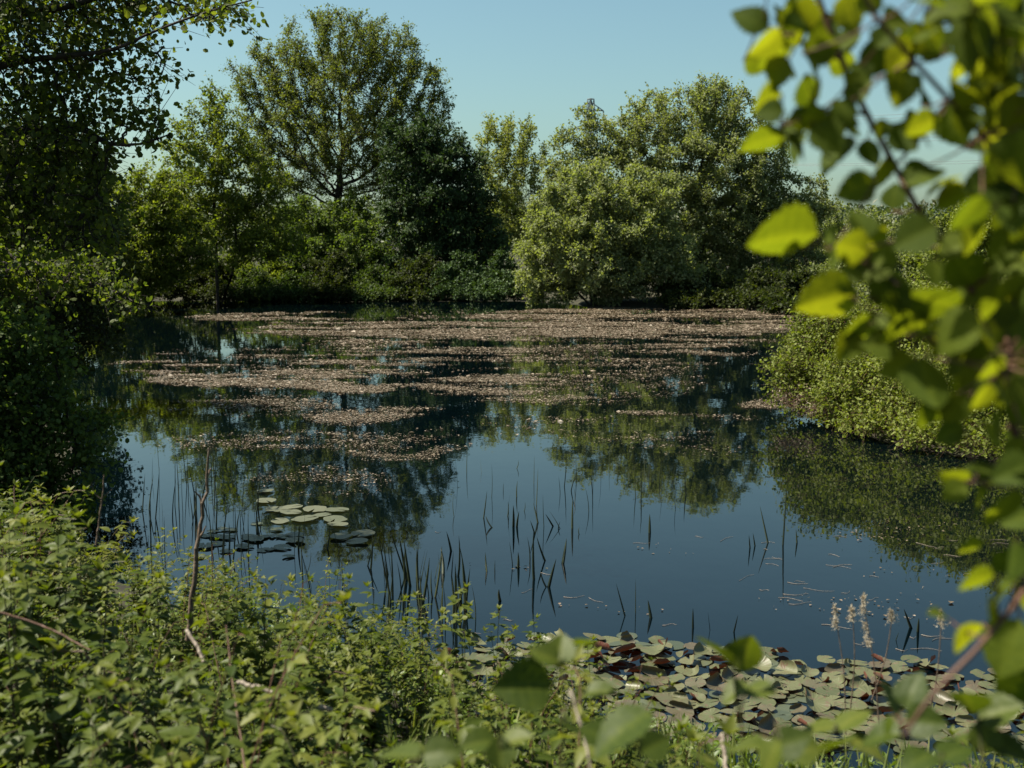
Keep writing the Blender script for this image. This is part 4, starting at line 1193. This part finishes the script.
for lab, st, lv in shoots:
    pts = [W(*q) for q in st]
    base = pts[0].copy()
    base[2] = float(ground_z(base[0], base[1]))
    hz_mb, leaf_v, leaf_f, leaf_a, nv = MB(), [], [], [], 0
    ln = smooth_line([base] + pts, 24)
    hz_mb.add(*polyline_tube(ln, .003, .0013, 6))
    for px, py, L, ang in lv:
        Yd = st[-1][2] + hz.normal() * .03
        p = W(px, py, Yd)
        tw = ln[np.argmin(np.linalg.norm(ln - p, axis=1))]
        add_hazel_leaf(p, R(ang), L / FPX * Yd, twig_from=tw, face=-FWD * .3 + np.array([0, 0, 1.]) + hz.normal(size=3) * .3, tone=.15 + hz.random() * .5)
    root = empty('young_shoot', base)
    tag(root, lab, 'shoot', 'young shoots close to the camera')
    hz_mb.build('stem', M['green_stem'], root, base, smooth=True)
    mesh_obj('leaves', np.concatenate(leaf_v) - base, np.concatenate(leaf_f), M['bramble'], root, attr=np.concatenate(leaf_a), smooth=True)

# ------------------------------------------------------------------ pylon and power lines, far off
PY = 230.0
pb = np.array([(589 - 512) / FPX * PY, PY, 0.0]); pb[2] = float(ground_z(pb[0], pb[1]))
ax = norm(np.array([0.55, -.83, 0]))         # line runs towards the right and nearer
arm_dir = np.array([ax[1] * -1, ax[0], 0])
if arm_dir[0] < 0: arm_dir = -arm_dir
top_z = W(587, 99, PY)[2]
def bars(segs, r):
    mb = MB()
    for a, b_ in segs:
        a, b_ = np.asarray(a, float), np.asarray(b_, float)
        t = (b_ - a)[None]
        mb.add(*tubes(a[None], b_[None], np.array([r]), np.array([r]), t, t, 4))
    return mb
root = empty('electricity_pylon', pb)
tag(root, 'steel lattice electricity pylon top poking out above the far willows', 'pylon')
H = top_z - pb[2]
lev = np.linspace(0, 1, 11)
def corner(u, i):
    hw = 2.6 * (1 - u) ** 1.2 + .45
    sx, sy = [(1, 1), (1, -1), (-1, -1), (-1, 1)][i]
    return pb + arm_dir * hw * sx + ax * hw * sy + np.array([0, 0, H * u])
segs = []
for i in range(4):
    for a, b_ in zip(lev[:-1], lev[1:]):
        j = (i + 1) % 4
        segs += [(corner(a, i), corner(b_, i)), (corner(a, i), corner(b_, j)), (corner(a, j), corner(b_, i)), (corner(b_, i), corner(b_, j))]
bars(segs, .09).build('mast', M['steel'], root, pb)
arms = []
for u, L in [(.93, 3.2), (.80, 4.2), (.67, 3.4)]:
    for sgn in (-1, 1):
        tip = pb + arm_dir * L * sgn + np.array([0, 0, H * u])
        mid = pb + np.array([0, 0, H * u])
        o1 = pb + arm_dir * .6 * sgn + ax * .5 + np.array([0, 0, H * u]); o2 = o1 - ax
        up_ = pb + arm_dir * .5 * sgn + np.array([0, 0, H * u + 1.3])
        bars([(tip, o1), (tip, o2), (tip, up_), ((tip + o1) / 2, (tip + up_) / 2), ((tip + o2) / 2, (tip + up_) / 2)], .10).build('cross_arm', M['steel'], root, pb)
        ins = tip - np.array([0, 0, 1.8])
        bars([(tip, ins)], .12).build('insulator', M['steel'], root, pb)
        arms.append(ins)
for i, p in enumerate(arms):
    q = p + np.array([150., -150 * .83 / .55 * .55, 0]) + np.array([0, 0, 3.0])
    t = np.linspace(0, 1, 50)[:, None]
    pts = p + (q - p) * t
    pts[:, 2] -= (5.5 * 4 * t * (1 - t))[:, 0]
    mb = MB(); mb.add(*polyline_tube(pts, .022, .022, 5))
    o = mb.build('power_cable', M['cable'], base=p, loc=p)
    tag(o, 'thin dark overhead power cable crossing the sky behind the hazel leaves', 'cable', 'power cables from the pylon')
